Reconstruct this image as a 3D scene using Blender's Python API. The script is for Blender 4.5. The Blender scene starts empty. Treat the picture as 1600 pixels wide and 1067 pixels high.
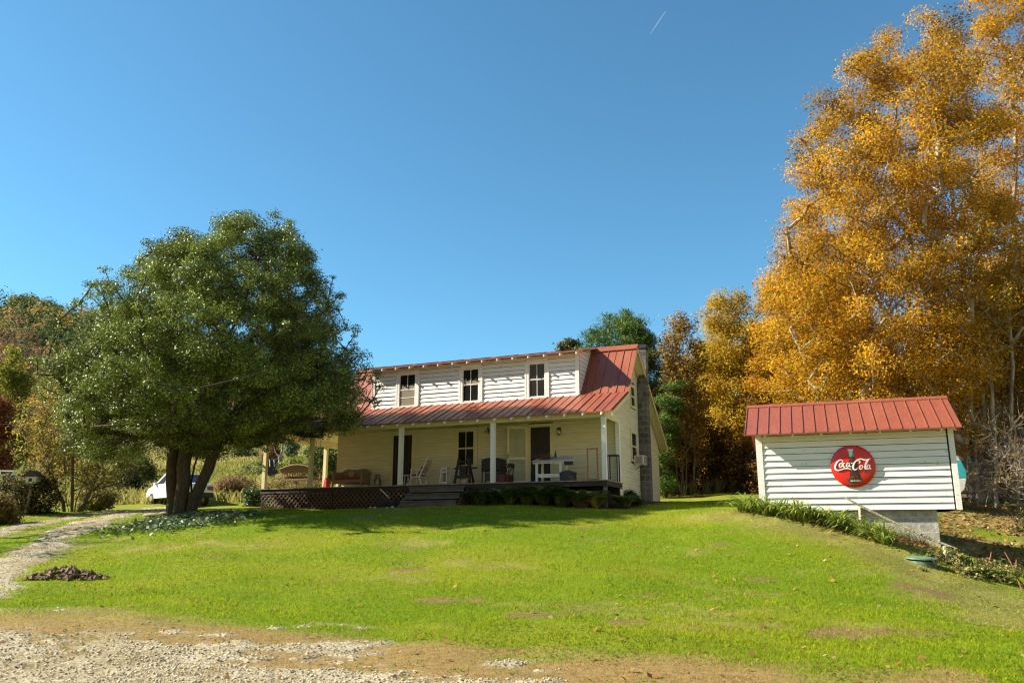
import bpy, math, random
import numpy as np
from mathutils import Vector, Matrix

SC = bpy.context.scene
COL = SC.collection
PI = math.pi
rng = np.random.default_rng(7)
random.seed(7)

# ------------------------------------------------------------------ camera
F, PITCH, EYE = 1285.9, 0.232, 1.6
cam_data = bpy.data.cameras.new('camera')
cam = bpy.data.objects.new('camera', cam_data)
COL.objects.link(cam)
cam.location = (0, 0, EYE)
cam.rotation_euler = (PI / 2 + PITCH, 0, 0)
cam_data.sensor_width = 36
cam_data.lens = F / 1600 * 36
cam_data.clip_end = 20000
SC.camera = cam
CP, SP = math.cos(PITCH), math.sin(PITCH)


def P(px, py, Y):
    """world point seen at photo pixel (px, py) at forward distance Y"""
    x = (px - 800) / F
    y = -(py - 533.5) / F
    d = (x, CP - y * SP, SP + y * CP)
    t = Y / d[1]
    return Vector((t * d[0], Y, EYE + t * d[2]))


def proj(X, Y, Z):
    Z = Z - EYE
    zc = np.maximum(Y * CP + Z * SP, 0.05)
    yc = -Y * SP + Z * CP
    return 800 + F * X / zc, 533.5 - F * yc / zc


# ------------------------------------------------------------------ light
SUN_EL = math.radians(34.5)
SUN_AZ = math.radians(4.6)
SUN_DIR = Vector((math.cos(SUN_EL) * math.cos(SUN_AZ), -math.cos(SUN_EL) * math.sin(SUN_AZ), -math.sin(SUN_EL)))     # travel of light: from the left
sd = bpy.data.lights.new('sun', 'SUN')
sd.energy = 5.0
sd.angle = math.radians(0.5)
sd.color = (1.0, 0.93, 0.80)
so = bpy.data.objects.new('sun', sd)
COL.objects.link(so)
so.rotation_euler = SUN_DIR.to_track_quat('-Z', 'Y').to_euler()
so.location = (-60, 0, 60)

world = bpy.data.worlds.new('World')
SC.world = world
world.use_nodes = True
nt = world.node_tree
nt.nodes.clear()
wo = nt.nodes.new('ShaderNodeOutputWorld')
bg = nt.nodes.new('ShaderNodeBackground')
sky = nt.nodes.new('ShaderNodeTexSky')
sky.sky_type = 'NISHITA'
sky.sun_disc = False
sky.sun_elevation = SUN_EL
sky.sun_rotation = -(PI / 2 - SUN_AZ)
sky.altitude = 900
sky.air_density = 1.0
sky.dust_density = 0.3
sky.ozone_density = 3.0
bg.inputs['Strength'].default_value = 0.072
tint = nt.nodes.new('ShaderNodeMix')          # clear mountain air: a deeper, slightly cyan blue
tint.data_type = 'RGBA'
tint.blend_type = 'MULTIPLY'
tint.inputs[0].default_value = 1.0
tint.inputs[7].default_value = (0.66, 1.08, 1.06, 1)
nt.links.new(sky.outputs[0], tint.inputs[6])
nt.links.new(tint.outputs[2], bg.inputs[0])
nt.links.new(bg.outputs[0], wo.inputs[0])
SC.view_settings.view_transform = 'Standard'
SC.view_settings.look = 'None'
SC.view_settings.exposure = 1.38
SC.view_settings.gamma = 1.0
try:
    SC.cycles.use_denoising = True
    SC.cycles.denoiser = 'OPENIMAGEDENOISE'
    SC.cycles.denoising_prefilter = 'ACCURATE'
    SC.cycles.denoising_input_passes = 'RGB_ALBEDO_NORMAL'
    SC.cycles.use_adaptive_sampling = False
    SC.cycles.pixel_filter_type = 'BLACKMAN_HARRIS'
    SC.cycles.filter_width = 1.2
    SC.cycles.max_bounces = 8
    SC.cycles.transparent_max_bounces = 8
except Exception:
    pass


# ------------------------------------------------------------------ materials
def new_mat(name):
    m = bpy.data.materials.new(name)
    m.use_nodes = True
    n = m.node_tree
    b = n.nodes['Principled BSDF']
    return m, n, b


def ramp(n, fac, stops):
    r = n.nodes.new('ShaderNodeValToRGB')
    e = r.color_ramp.elements
    e[0].position, e[0].color = stops[0][0], (*stops[0][1], 1)
    e[1].position, e[1].color = stops[-1][0], (*stops[-1][1], 1)
    for p, c in stops[1:-1]:
        q = e.new(p)
        q.color = (*c, 1)
    n.links.new(fac, r.inputs[0])
    return r


def noise(n, scale, vec=None, detail=4, rough=0.6):
    t = n.nodes.new('ShaderNodeTexNoise')
    t.inputs['Scale'].default_value = scale
    t.inputs['Detail'].default_value = detail
    t.inputs['Roughness'].default_value = rough
    if vec is not None:
        n.links.new(vec, t.inputs['Vector'])
    return t


def mapping(n, scale=(1, 1, 1), rot=(0, 0, 0)):
    tc = n.nodes.new('ShaderNodeTexCoord')
    mp = n.nodes.new('ShaderNodeMapping')
    mp.inputs['Scale'].default_value = scale
    mp.inputs['Rotation'].default_value = rot
    n.links.new(tc.outputs['Object'], mp.inputs[0])
    return mp.outputs[0]


def bump(n, b, h, strength=0.3, dist=0.02):
    u = n.nodes.new('ShaderNodeBump')
    u.inputs['Strength'].default_value = strength
    u.inputs['Distance'].default_value = dist
    n.links.new(h, u.inputs['Height'])
    n.links.new(u.outputs[0], b.inputs['Normal'])


def mat_simple(name, c1, c2=None, rough=0.6, scale=6.0, stretch=(1, 1, 1), metal=0.0, bmp=0.0, spec=0.5, lo=0.35, hi=0.65):
    m, n, b = new_mat(name)
    b.inputs['Roughness'].default_value = rough
    b.inputs['Metallic'].default_value = metal
    b.inputs['Specular IOR Level'].default_value = spec
    if c2 is None:
        c2 = tuple(x * 0.75 for x in c1)
    t = noise(n, scale, mapping(n, stretch))
    r = ramp(n, t.outputs[0], [(lo, c1), (hi, c2)])
    n.links.new(r.outputs[0], b.inputs['Base Color'])
    if bmp:
        bump(n, b, t.outputs[0], bmp)
    return m


def mat_paint(name, col, dirt, wood, peel=0.70, axis_stretch=(0.5, 0.5, 6.0), rough=0.55):
    """old painted boards: streaky dirt along the board and small peeled spots"""
    m, n, b = new_mat(name)
    b.inputs['Roughness'].default_value = rough
    b.inputs['Specular IOR Level'].default_value = 0.3
    v = mapping(n, axis_stretch)
    t1 = noise(n, 2.2, v, 6, 0.65)
    r1 = ramp(n, t1.outputs[0], [(0.40, col), (0.75, dirt)])
    v2 = mapping(n, (3.0, 3.0, 9.0))
    t2 = noise(n, 2.6, v2, 5, 0.6)
    r2 = ramp(n, t2.outputs[0], [(peel, (0, 0, 0)), (peel + 0.03, (1, 1, 1))])
    mx = n.nodes.new('ShaderNodeMix')
    mx.data_type = 'RGBA'
    n.links.new(r2.outputs[0], mx.inputs[0])
    n.links.new(r1.outputs[0], mx.inputs[6])
    mx.inputs[7].default_value = (*wood, 1)
    n.links.new(mx.outputs[2], b.inputs['Base Color'])
    bump(n, b, t1.outputs[0], 0.25, 0.01)
    return m


def mat_leaf(name, rough=0.45, trans=0.35, spec=0.4, tint=1.0):
    m, n, b = new_mat(name)
    a = n.nodes.new('ShaderNodeAttribute')
    a.attribute_name = 'col'
    n.links.new(a.outputs['Color'], b.inputs['Base Color'])
    b.inputs['Roughness'].default_value = rough
    b.inputs['Specular IOR Level'].default_value = spec
    tr = n.nodes.new('ShaderNodeBsdfTranslucent')
    g = n.nodes.new('ShaderNodeHueSaturation')
    g.inputs['Value'].default_value = 1.25 * tint
    n.links.new(a.outputs['Color'], g.inputs['Color'])
    n.links.new(g.outputs[0], tr.inputs['Color'])
    mx = n.nodes.new('ShaderNodeMixShader')
    mx.inputs[0].default_value = trans
    out = n.nodes['Material Output']
    n.links.new(b.outputs[0], mx.inputs[1])
    n.links.new(tr.outputs[0], mx.inputs[2])
    n.links.new(mx.outputs[0], out.inputs['Surface'])
    return m


M = {}
M['gapwood'] = mat_simple('dark_board_gaps', (0.05, 0.042, 0.034), (0.025, 0.02, 0.016), 0.95, 6)
M['white'] = mat_paint('white_paint', (0.82, 0.80, 0.74), (0.70, 0.67, 0.58), (0.22, 0.17, 0.12), 0.655)
M['dormer'] = mat_paint('dormer_paint', (0.80, 0.77, 0.71), (0.66, 0.62, 0.53), (0.22, 0.18, 0.14), 0.65)
M['cream'] = mat_paint('cream_paint', (0.68, 0.63, 0.42), (0.55, 0.48, 0.27), (0.26, 0.21, 0.13), 0.68)
M['trim'] = mat_paint('trim_paint', (0.78, 0.76, 0.68), (0.66, 0.63, 0.50), (0.35, 0.30, 0.2), 0.74, (3, 3, 0.5))
M['creamtrim'] = mat_paint('cream_trim', (0.66, 0.60, 0.33), (0.55, 0.49, 0.25), (0.3, 0.25, 0.15), 0.76, (3, 3, 0.5))
M['plankwood'] = mat_simple('grey_weathered_wood', (0.16, 0.145, 0.125), (0.07, 0.06, 0.05), 0.85, 3, (0.6, 6, 8), bmp=0.4)
M['darkwood'] = mat_simple('dark_stained_wood', (0.035, 0.026, 0.02), (0.018, 0.013, 0.01), 0.7, 5, (1, 6, 6), bmp=0.3)
M['lattice'] = mat_simple('brown_lattice_wood', (0.17, 0.105, 0.06), (0.08, 0.05, 0.03), 0.8, 6, bmp=0.2)
M['deck'] = mat_simple('deck_wood', (0.33, 0.24, 0.14), (0.20, 0.15, 0.10), 0.8, 4, (0.5, 8, 1), bmp=0.2)
M['glass'] = mat_simple('dark_window_glass', (0.012, 0.013, 0.013), (0.02, 0.02, 0.018), 0.06, 1.2, spec=0.55)
M['blind'] = mat_simple('tan_blind', (0.25, 0.21, 0.14), (0.2, 0.17, 0.11), 0.4, 5, (1, 1, 12))
M['interior'] = mat_simple('unlit_space_black', (0.012, 0.010, 0.008), (0.02, 0.016, 0.012), 0.8, 3)  # near-black that stands in for unlit space in doorways and under the porch
M['screen'] = mat_simple('screen_mesh', (0.38, 0.37, 0.25), (0.30, 0.29, 0.19), 0.8, 3)
M['metal_dark'] = mat_simple('dark_iron', (0.02, 0.018, 0.017), (0.04, 0.03, 0.025), 0.5, 9)
M['black'] = mat_simple('black_paint', (0.012, 0.012, 0.012), (0.02, 0.018, 0.016), 0.55, 8)
M['wicker'] = mat_simple('tan_wicker', (0.30, 0.21, 0.11), (0.17, 0.115, 0.06), 0.75, 38, bmp=0.6)
M['redcloth'] = mat_simple('red_cushion', (0.24, 0.03, 0.025), (0.16, 0.02, 0.018), 0.9, 7)
M['redplastic'] = mat_simple('red_plastic', (0.55, 0.035, 0.05), (0.48, 0.03, 0.04), 0.35, 3)
M['redpaint'] = mat_simple('dark_red_paint', (0.20, 0.022, 0.018), (0.12, 0.015, 0.012), 0.55, 6)
M['oldwhite'] = mat_simple('old_white_furniture_paint', (0.72, 0.70, 0.62), (0.55, 0.52, 0.44), 0.5, 12)
M['galv'] = mat_simple('galvanised_metal', (0.25, 0.23, 0.19), (0.16, 0.13, 0.10), 0.42, 8, metal=0.7)
M['copperwood'] = mat_simple('orange_brown_wood', (0.42, 0.19, 0.09), (0.30, 0.13, 0.06), 0.55, 8, (6, 6, 1))
M['twig'] = mat_simple('dried_twigs', (0.16, 0.07, 0.03), (0.07, 0.035, 0.02), 0.9, 20)
M['bark'] = mat_simple('brown_bark', (0.085, 0.062, 0.036), (0.035, 0.026, 0.016), 0.95, 9, (2, 2, 0.5), bmp=0.9)
M['palebark'] = mat_simple('pale_bark', (0.42, 0.35, 0.25), (0.14, 0.11, 0.075), 0.9, 3.5, (1.5, 1.5, 0.5), bmp=0.5)
M['greybark'] = mat_simple('grey_bark', (0.19, 0.145, 0.10), (0.09, 0.066, 0.045), 0.95, 5, (1.5, 1.5, 0.5), bmp=0.6)
M['bleached'] = mat_simple('bleached_twigs', (0.42, 0.36, 0.27), (0.22, 0.18, 0.13), 0.9, 4)
M['leaf_holly'] = mat_leaf('glossy_evergreen_leaf', 0.52, 0.14, 0.42)
M['leaf_gold'] = mat_leaf('autumn_leaf', 0.7, 0.42, 0.12)
M['leaf_plain'] = mat_leaf('plain_leaf', 0.6, 0.3, 0.2)
M['grass'] = mat_leaf('grass_blade', 0.7, 0.40, 0.08)
M['soil'] = mat_simple('clod_soil', (0.24, 0.145, 0.07), (0.07, 0.042, 0.022), 0.95, 9, bmp=0.8)
M['rail'] = mat_simple('lichen_rail', (0.22, 0.20, 0.10), (0.06, 0.05, 0.03), 0.9, 26, bmp=0.6, lo=0.42, hi=0.58)
M['postwood'] = mat_simple('grey_post_wood', (0.40, 0.34, 0.22), (0.22, 0.18, 0.12), 0.9, 9, (5, 5, 0.7), bmp=0.4)
M['lid'] = mat_simple('green_lid', (0.11, 0.22, 0.12), (0.07, 0.15, 0.085), 0.6, 7)
M['rust'] = mat_simple('rusty_iron', (0.32, 0.12, 0.045), (0.16, 0.06, 0.03), 0.8, 14)
M['carpaint'] = mat_simple('white_car_paint', (0.78, 0.79, 0.80), (0.72, 0.73, 0.74), 0.18, 2)
M['tyre'] = mat_simple('tyre_rubber', (0.018, 0.018, 0.018), (0.03, 0.028, 0.025), 0.85, 8)
M['alloy'] = mat_simple('grey_wheel', (0.5, 0.5, 0.5), (0.4, 0.4, 0.4), 0.3, 4, metal=0.6)
M['carglass'] = mat_simple('car_glass', (0.02, 0.025, 0.025), (0.03, 0.03, 0.03), 0.05, 2)
M['lamp_red'] = mat_simple('tail_lamp_red', (0.35, 0.02, 0.015), (0.3, 0.02, 0.015), 0.2, 3)
M['turquoise'] = mat_simple('turquoise_paint', (0.03, 0.42, 0.45), (0.03, 0.36, 0.4), 0.35, 4)
M['milkglass'] = mat_simple('frosted_lamp_glass', (0.45, 0.42, 0.28), (0.38, 0.35, 0.24), 0.25, 4)
M['ac'] = mat_simple('beige_appliance', (0.62, 0.60, 0.50), (0.52, 0.50, 0.42), 0.5, 5)
M['enamel'] = mat_simple('red_enamel', (0.74, 0.022, 0.016), (0.66, 0.018, 0.014), 0.14, 3, spec=0.6)
M['enamelwhite'] = mat_simple('white_enamel', (0.82, 0.81, 0.77), (0.76, 0.74, 0.70), 0.25, 8)
M['bottle'] = mat_simple('dark_brown_bottle_paint', (0.055, 0.014, 0.010), (0.16, 0.05, 0.03), 0.25, 9, (5, 1, 1.2), lo=0.5, hi=0.62)
M['bottlegreen'] = mat_simple('pale_green_paint', (0.55, 0.74, 0.60), (0.06, 0.30, 0.14), 0.25, 4, (6, 1, 0.3), lo=0.48, hi=0.54)


def mat_roof(name, c1, c2, c3):
    m, n, b = new_mat(name)
    v = mapping(n, (0.9, 0.35, 0.35))
    t = noise(n, 1.6, v, 7, 0.65)
    r = ramp(n, t.outputs[0], [(0.30, c2), (0.50, c1), (0.72, c3)])
    v2 = mapping(n, (6, 1.0, 1.0))
    t2 = noise(n, 3.0, v2, 5, 0.7)
    r2 = ramp(n, t2.outputs[0], [(0.35, (0.82, 0.82, 0.82)), (0.65, (1.08, 1.08, 1.08))])
    mx = n.nodes.new('ShaderNodeMix')
    mx.data_type = 'RGBA'
    mx.blend_type = 'MULTIPLY'
    mx.inputs[0].default_value = 1.0
    n.links.new(r.outputs[0], mx.inputs[6])
    n.links.new(r2.outputs[0], mx.inputs[7])
    n.links.new(mx.outputs[2], b.inputs['Base Color'])
    b.inputs['Roughness'].default_value = 0.42
    bump(n, b, t.outputs[0], 0.12, 0.02)
    return m


M['roof'] = mat_roof('red_metal_roof', (0.275, 0.076, 0.038), (0.20, 0.054, 0.030), (0.32, 0.105, 0.055))
M['shedroof'] = mat_roof('shed_red_metal_roof', (0.265, 0.070, 0.038), (0.24, 0.062, 0.034), (0.29, 0.082, 0.046))


def mat_block(name, c1, c2, mortar, scale, bw, bh, msize, rot=(PI / 2, 0, 0), bmp=0.6):
    m, n, b = new_mat(name)
    b.inputs['Roughness'].default_value = 0.9
    v = mapping(n, (1, 1, 1), rot)
    br = n.nodes.new('ShaderNodeTexBrick')
    br.inputs['Scale'].default_value = scale
    br.inputs['Brick Width'].default_value = bw
    br.inputs['Row Height'].default_value = bh
    br.inputs['Mortar Size'].default_value = msize
    br.inputs['Color1'].default_value = (*c1, 1)
    br.inputs['Color2'].default_value = (*c2, 1)
    br.inputs['Mortar'].default_value = (*mortar, 1)
    n.links.new(v, br.inputs['Vector'])
    t = noise(n, 7, mapping(n), 6, 0.7)
    r = ramp(n, t.outputs[0], [(0.3, (0.55, 0.55, 0.55)), (0.7, (1.15, 1.12, 1.05))])
    mx = n.nodes.new('ShaderNodeMix')
    mx.data_type = 'RGBA'
    mx.blend_type = 'MULTIPLY'
    mx.inputs[0].default_value = 1.0
    n.links.new(br.outputs[0], mx.inputs[6])
    n.links.new(r.outputs[0], mx.inputs[7])
    n.links.new(mx.outputs[2], b.inputs['Base Color'])
    bump(n, b, t.outputs[0], bmp, 0.03)
    return m


M['cmu'] = mat_block('concrete_block', (0.50, 0.475, 0.41), (0.44, 0.42, 0.36), (0.62, 0.59, 0.52), 1.0, 0.41, 0.21, 0.012)
M['stone'] = mat_block('chimney_stone', (0.16, 0.15, 0.125), (0.075, 0.07, 0.06), (0.22, 0.20, 0.155), 1.0, 0.42, 0.235, 0.016, bmp=1.0)


def mat_ground():
    m, n, b = new_mat('ground_cover')
    b.inputs['Roughness'].default_value = 0.95
    b.inputs['Specular IOR Level'].default_value = 0.1
    a = n.nodes.new('ShaderNodeAttribute')
    a.attribute_name = 'col'
    t = noise(n, 9, mapping(n), 8, 0.75)
    r = ramp(n, t.outputs[0], [(0.30, (0.55, 0.55, 0.5)), (0.5, (1, 1, 1)), (0.72, (1.35, 1.3, 1.1))])
    mx = n.nodes.new('ShaderNodeMix')
    mx.data_type = 'RGBA'
    mx.blend_type = 'MULTIPLY'
    mx.inputs[0].default_value = 1.0
    n.links.new(a.outputs['Color'], mx.inputs[6])
    n.links.new(r.outputs[0], mx.inputs[7])
    n.links.new(mx.outputs[2], b.inputs['Base Color'])
    bump(n, b, t.outputs[0], 0.8, 0.06)
    return m


def mat_gravel():
    m, n, b = new_mat('gravel_surface')
    b.inputs['Roughness'].default_value = 0.95
    b.inputs['Specular IOR Level'].default_value = 0.15
    v = n.nodes.new('ShaderNodeTexVoronoi')
    v.inputs['Scale'].default_value = 34
    n.links.new(mapping(n), v.inputs['Vector'])
    t = noise(n, 1.2, mapping(n), 6, 0.7)
    r = ramp(n, v.outputs['Color'], [(0.1, (0.20, 0.16, 0.095)), (0.5, (0.35, 0.295, 0.19)), (0.9, (0.50, 0.44, 0.31))])
    r2 = ramp(n, t.outputs[0], [(0.40, (1, 1, 1)), (0.66, (0.60, 0.52, 0.36))])
    mx = n.nodes.new('ShaderNodeMix')
    mx.data_type = 'RGBA'
    mx.blend_type = 'MULTIPLY'
    mx.inputs[0].default_value = 1.0
    n.links.new(r.outputs[0], mx.inputs[6])
    n.links.new(r2.outputs[0], mx.inputs[7])
    n.links.new(mx.outputs[2], b.inputs['Base Color'])
    bump(n, b, v.outputs['Distance'], 0.6, 0.015)
    return m


M['ground'] = mat_ground()
M['gravel'] = mat_gravel()


# ------------------------------------------------------------------ mesh helpers
class MB:
    def __init__(self):
        self.v, self.f = [], []

    def add(self, vs, fs):
        o = len(self.v)
        self.v += [tuple(p) for p in vs]
        self.f += [tuple(i + o for i in q) for q in fs]
        return self

    def box(self, x0, x1, y0, y1, z0, z1):
        vs = [(x0, y0, z0), (x1, y0, z0), (x1, y1, z0), (x0, y1, z0), (x0, y0, z1), (x1, y0, z1), (x1, y1, z1), (x0, y1, z1)]
        return self.add(vs, [(0, 3, 2, 1), (4, 5, 6, 7), (0, 1, 5, 4), (1, 2, 6, 5), (2, 3, 7, 6), (3, 0, 4, 7)])

    def bar(self, a, b, w, h=None, up=(0, 0, 1)):
        """rectangular bar from a to b"""
        h = w if h is None else h
        a, b = Vector(a), Vector(b)
        d = (b - a).normalized()
        u = Vector(up)
        if abs(d.dot(u)) > 0.98:
            u = Vector((0, 1, 0))
        s = d.cross(u).normalized()
        t = s.cross(d).normalized()
        vs = []
        for p in (a, b):
            for i, j in ((-1, -1), (1, -1), (1, 1), (-1, 1)):
                vs.append(p + s * (w / 2 * i) + t * (h / 2 * j))
        return self.add(vs, [(0, 3, 2, 1), (4, 5, 6, 7), (0, 1, 5, 4), (1, 2, 6, 5), (2, 3, 7, 6), (3, 0, 4, 7)])

    def tube(self, pts, rad, n=6, cap=True):
        pts = [Vector(p) for p in pts]
        if not hasattr(rad, '__len__'):
            rad = [rad] * len(pts)
        rings = []
        prev = None
        for i, p in enumerate(pts):
            d = (pts[min(i + 1, len(pts) - 1)] - pts[max(i - 1, 0)])
            d = d.normalized() if d.length > 1e-9 else Vector((0, 0, 1))
            if prev is None:
                u = Vector((0, 0, 1)) if abs(d.z) < 0.9 else Vector((1, 0, 0))
                s = d.cross(u).normalized()
            else:
                s = (prev - d * prev.dot(d))
                s = s.normalized() if s.length > 1e-6 else d.orthogonal().normalized()
            prev = s
            t = d.cross(s)
            rings.append([p + (s * math.cos(2 * PI * k / n) + t * math.sin(2 * PI * k / n)) * rad[i] for k in range(n)])
        vs = [q for r in rings for q in r]
        fs = []
        for i in range(len(pts) - 1):
            for k in range(n):
                fs.append((i * n + k, i * n + (k + 1) % n, (i + 1) * n + (k + 1) % n, (i + 1) * n + k))
        if cap:
            fs.append(tuple(range(n - 1, -1, -1)))
            fs.append(tuple((len(pts) - 1) * n + k for k in range(n)))
        return self.add(vs, fs)

    def lathe(self, prof, c=(0, 0, 0), n=16, axis='z'):
        vs, fs = [], []
        for r, z in prof:
            for k in range(n):
                a = 2 * PI * k / n
                x, y = r * math.cos(a), r * math.sin(a)
                if axis == 'z':
                    vs.append((c[0] + x, c[1] + y, c[2] + z))
                elif axis == 'y':
                    vs.append((c[0] + x, c[1] + z, c[2] + y))
                else:
                    vs.append((c[0] + z, c[1] + x, c[2] + y))
        for i in range(len(prof) - 1):
            for k in range(n):
                fs.append((i * n + k, i * n + (k + 1) % n, (i + 1) * n + (k + 1) % n, (i + 1) * n + k))
        fs.append(tuple(range(n - 1, -1, -1)))
        fs.append(tuple((len(prof) - 1) * n + k for k in range(n)))
        return self.add(vs, fs)

    def prism(self, poly, a, b, axis='x'):
        """extrude a 2-D polygon; axis x: poly=(y,z); axis y: poly=(x,z); axis z: poly=(x,y)"""
        n = len(poly)

        def pt(p, k):
            return (k, p[0], p[1]) if axis == 'x' else ((p[0], k, p[1]) if axis == 'y' else (p[0], p[1], k))
        vs = [pt(p, a) for p in poly] + [pt(p, b) for p in poly]
        fs = [tuple(range(n)), tuple(range(2 * n - 1, n - 1, -1))]
        for i in range(n):
            j = (i + 1) % n
            fs.append((i, i + n, j + n, j))
        return self.add(vs, fs)

    def build(self, name, mat, parent=None, smooth=False, bevel=0.0):
        me = bpy.data.meshes.new(name)
        me.from_pydata(self.v, [], self.f)
        me.validate()
        o = bpy.data.objects.new(name, me)
        COL.objects.link(o)
        if mat is not None:
            me.materials.append(mat)
        if parent is not None:
            o.parent = parent
        import bmesh
        bm = bmesh.new()
        bm.from_mesh(me)
        bmesh.ops.recalc_face_normals(bm, faces=bm.faces)
        bm.to_mesh(me)
        bm.free()
        if smooth:
            me.shade_smooth()
            try:
                me.set_sharp_from_angle(angle=math.radians(40))
            except Exception:
                pass
        if bevel:
            md = o.modifiers.new('edge_bevel', 'BEVEL')
            md.width = bevel
            md.segments = 2
            md.limit_method = 'ANGLE'
        return o


def np_mesh(name, verts, faces, mat, parent=None, cols=None):
    """fast mesh: verts (n,3), faces (m,k) of one size, optional per-vertex colours"""
    verts = np.asarray(verts, np.float32)
    faces = np.asarray(faces, np.int32)
    me = bpy.data.meshes.new(name)
    k = faces.shape[1]
    me.vertices.add(len(verts))
    me.vertices.foreach_set('co', verts.ravel())
    me.loops.add(faces.size)
    me.loops.foreach_set('vertex_index', faces.ravel())
    me.polygons.add(len(faces))
    me.polygons.foreach_set('loop_start', np.arange(0, faces.size, k, dtype=np.int32))
    me.polygons.foreach_set('loop_total', np.full(len(faces), k, np.int32))
    me.update(calc_edges=True)
    if cols is not None:
        a = me.color_attributes.new('col', 'FLOAT_COLOR', 'POINT')
        c = np.ones((len(verts), 4), np.float32)
        c[:, :3] = np.asarray(cols, np.float32)
        a.data.foreach_set('color', c.ravel())
    if mat is not None:
        me.materials.append(mat)
    o = bpy.data.objects.new(name, me)
    COL.objects.link(o)
    if parent is not None:
        o.parent = parent
    return o


def thing(name, label, cat, loc=(0, 0, 0), rotz=0.0, group=None):
    o = bpy.data.objects.new(name, None)
    COL.objects.link(o)
    o.empty_display_size = 0.2
    o.location = loc
    o.rotation_euler = (0, 0, rotz)
    o['label'] = label
    o['category'] = cat
    if group:
        o['group'] = group
    return o


def tag(o, label, cat, group=None, kind=None):
    o['label'] = label
    o['category'] = cat
    if group:
        o['group'] = group
    if kind:
        o['kind'] = kind
    return o


def struct(o, kind='structure', label=None):
    o['kind'] = kind
    if label:
        o['label'] = label
    return o


# ------------------------------------------------------------------ noise in numpy
def vnoise(x, y, seed=0):
    xi, yi = np.floor(x).astype(np.int64), np.floor(y).astype(np.int64)
    xf, yf = x - xi, y - yi
    u, v = xf * xf * (3 - 2 * xf), yf * yf * (3 - 2 * yf)

    def h(a, b):
        n = (a * 374761393 + b * 668265263 + seed * 144269) & 0x7fffffff
        n = ((n ^ (n >> 13)) * 1274126177) & 0x7fffffff
        return ((n ^ (n >> 16)) & 0xffff) / 65535.0
    return (h(xi, yi) * (1 - u) + h(xi + 1, yi) * u) * (1 - v) + (h(xi, yi + 1) * (1 - u) + h(xi + 1, yi + 1) * u) * v


def fbm(x, y, seed=0, oct=4):
    s, a, t = 0, 0.5, 0
    for i in range(oct):
        s = s + a * vnoise(x * 2 ** i, y * 2 ** i, seed + i * 17)
        t += a
        a *= 0.5
    return s / t


def sstep(a, b, x):
    t = np.clip((x - a) / (b - a), 0, 1)
    return t * t * (3 - 2 * t)


# ------------------------------------------------------------------ terrain height
ctrl = []


def cp(px, py, Y):
    p = P(px, py, Y)
    ctrl.append((p.x, p.y, p.z))


for X in (-40, -20, -10, 0, 10, 20, 40):
    ctrl.append((X, 2, 0.0))
    ctrl.append((X, -30, 0.5))
    ctrl.append((X * 1.5, -70, 16))  # start of an unseen hill behind the camera, added to block sky fill
    ctrl.append((X * 2.5, -120, 52))
    ctrl.append((X * 4, -160, 80))
for X in (-9, -4, 0, 4, 9):
    ctrl.append((X, 8.5, 0.0))
ctrl += [(-4, 11.2, 0.15), (0, 11.2, 0.15), (4, 11.2, 0.15), (8, 12, 0.12)]
for px in (500, 800, 1050):
    cp(px, 936, 15.2)
    cp(px, 868, 19.8)
    cp(px, 824, 23.4)
    cp(px, 800, 26)
ctrl += [(3.2, 27.2, 2.48), (-4, 30.2, 2.55), (-10, 32.7, 2.62), (-12.5, 34.5, 2.7), (4.5, 31.5, 2.85), (6.2, 35.2, 3.0), (0, 38, 3.1), (-8, 42, 3.3)]
cp(230, 797, 36); cp(290, 795, 40); cp(130, 811, 29.5); cp(60, 840, 24); cp(0, 882, 19.5); cp(285, 803, 28.8)
cp(100, 905, 17.5); cp(0, 965, 13); cp(420, 802, 30); cp(340, 790, 36)
cp(60, 801, 32); cp(-80, 830, 26); cp(-200, 860, 22)
cp(200, 770, 55); cp(225, 748, 75); cp(360, 700, 120); cp(450, 745, 60); cp(340, 772, 45); cp(500, 715, 110)
cp(1100, 796, 27.5); cp(1100, 778, 38); cp(1040, 785, 36)
cp(1160, 797, 24.6); cp(1250, 810, 23.6); cp(1350, 836, 22.4); cp(1400, 856, 21.2); cp(1481, 882, 20.6)
cp(1440, 880, 20.0); cp(1600, 948, 17.5); cp(1700, 985, 16); cp(1300, 880, 19); cp(1450, 960, 15.5)
cp(1470, 853, 23.8); cp(1520, 872, 24.3); cp(1575, 886, 24.2); cp(1650, 896, 23.5)
cp(1500, 838, 28); cp(1560, 838, 28.6); cp(1640, 846, 28); cp(1560, 798, 34); cp(1640, 800, 33); cp(1505, 784, 33); cp(1560, 765, 38); cp(1400, 720, 55); cp(1600, 705, 48); cp(1150, 735, 60)
cp(1250, 785, 31); cp(1800, 760, 35)
cp(0, 478, 250); cp(130, 508, 250); cp(-200, 455, 260); cp(400, 575, 260); cp(600, 640, 260); cp(800, 690, 260); cp(40, 640, 150); cp(-100, 640, 140); cp(0, 770, 70); cp(60, 700, 110)
cp(1100, 640, 200); cp(1500, 540, 200); cp(1700, 560, 160)
ctrl += [(-400, 500, 60), (0, 520, 40), (400, 500, 90), (-500, 100, 40), (500, 100, 60), (-120, 60, 4), (120, 40, 8)]
CT = np.array(ctrl)
SCALE = 10.0


def _phi(r2):
    return 0.5 * r2 * np.log(np.maximum(r2, 1e-12))


def _fit():
    n = len(CT)
    xy = CT[:, :2] / SCALE
    r2 = ((xy[:, None] - xy[None]) ** 2).sum(-1)
    K = _phi(r2) + np.eye(n) * 0.01
    Pm = np.c_[np.ones(n), xy]
    A = np.block([[K, Pm], [Pm.T, np.zeros((3, 3))]])
    return np.linalg.solve(A, np.r_[CT[:, 2], np.zeros(3)])


TW = _fit()


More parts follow.
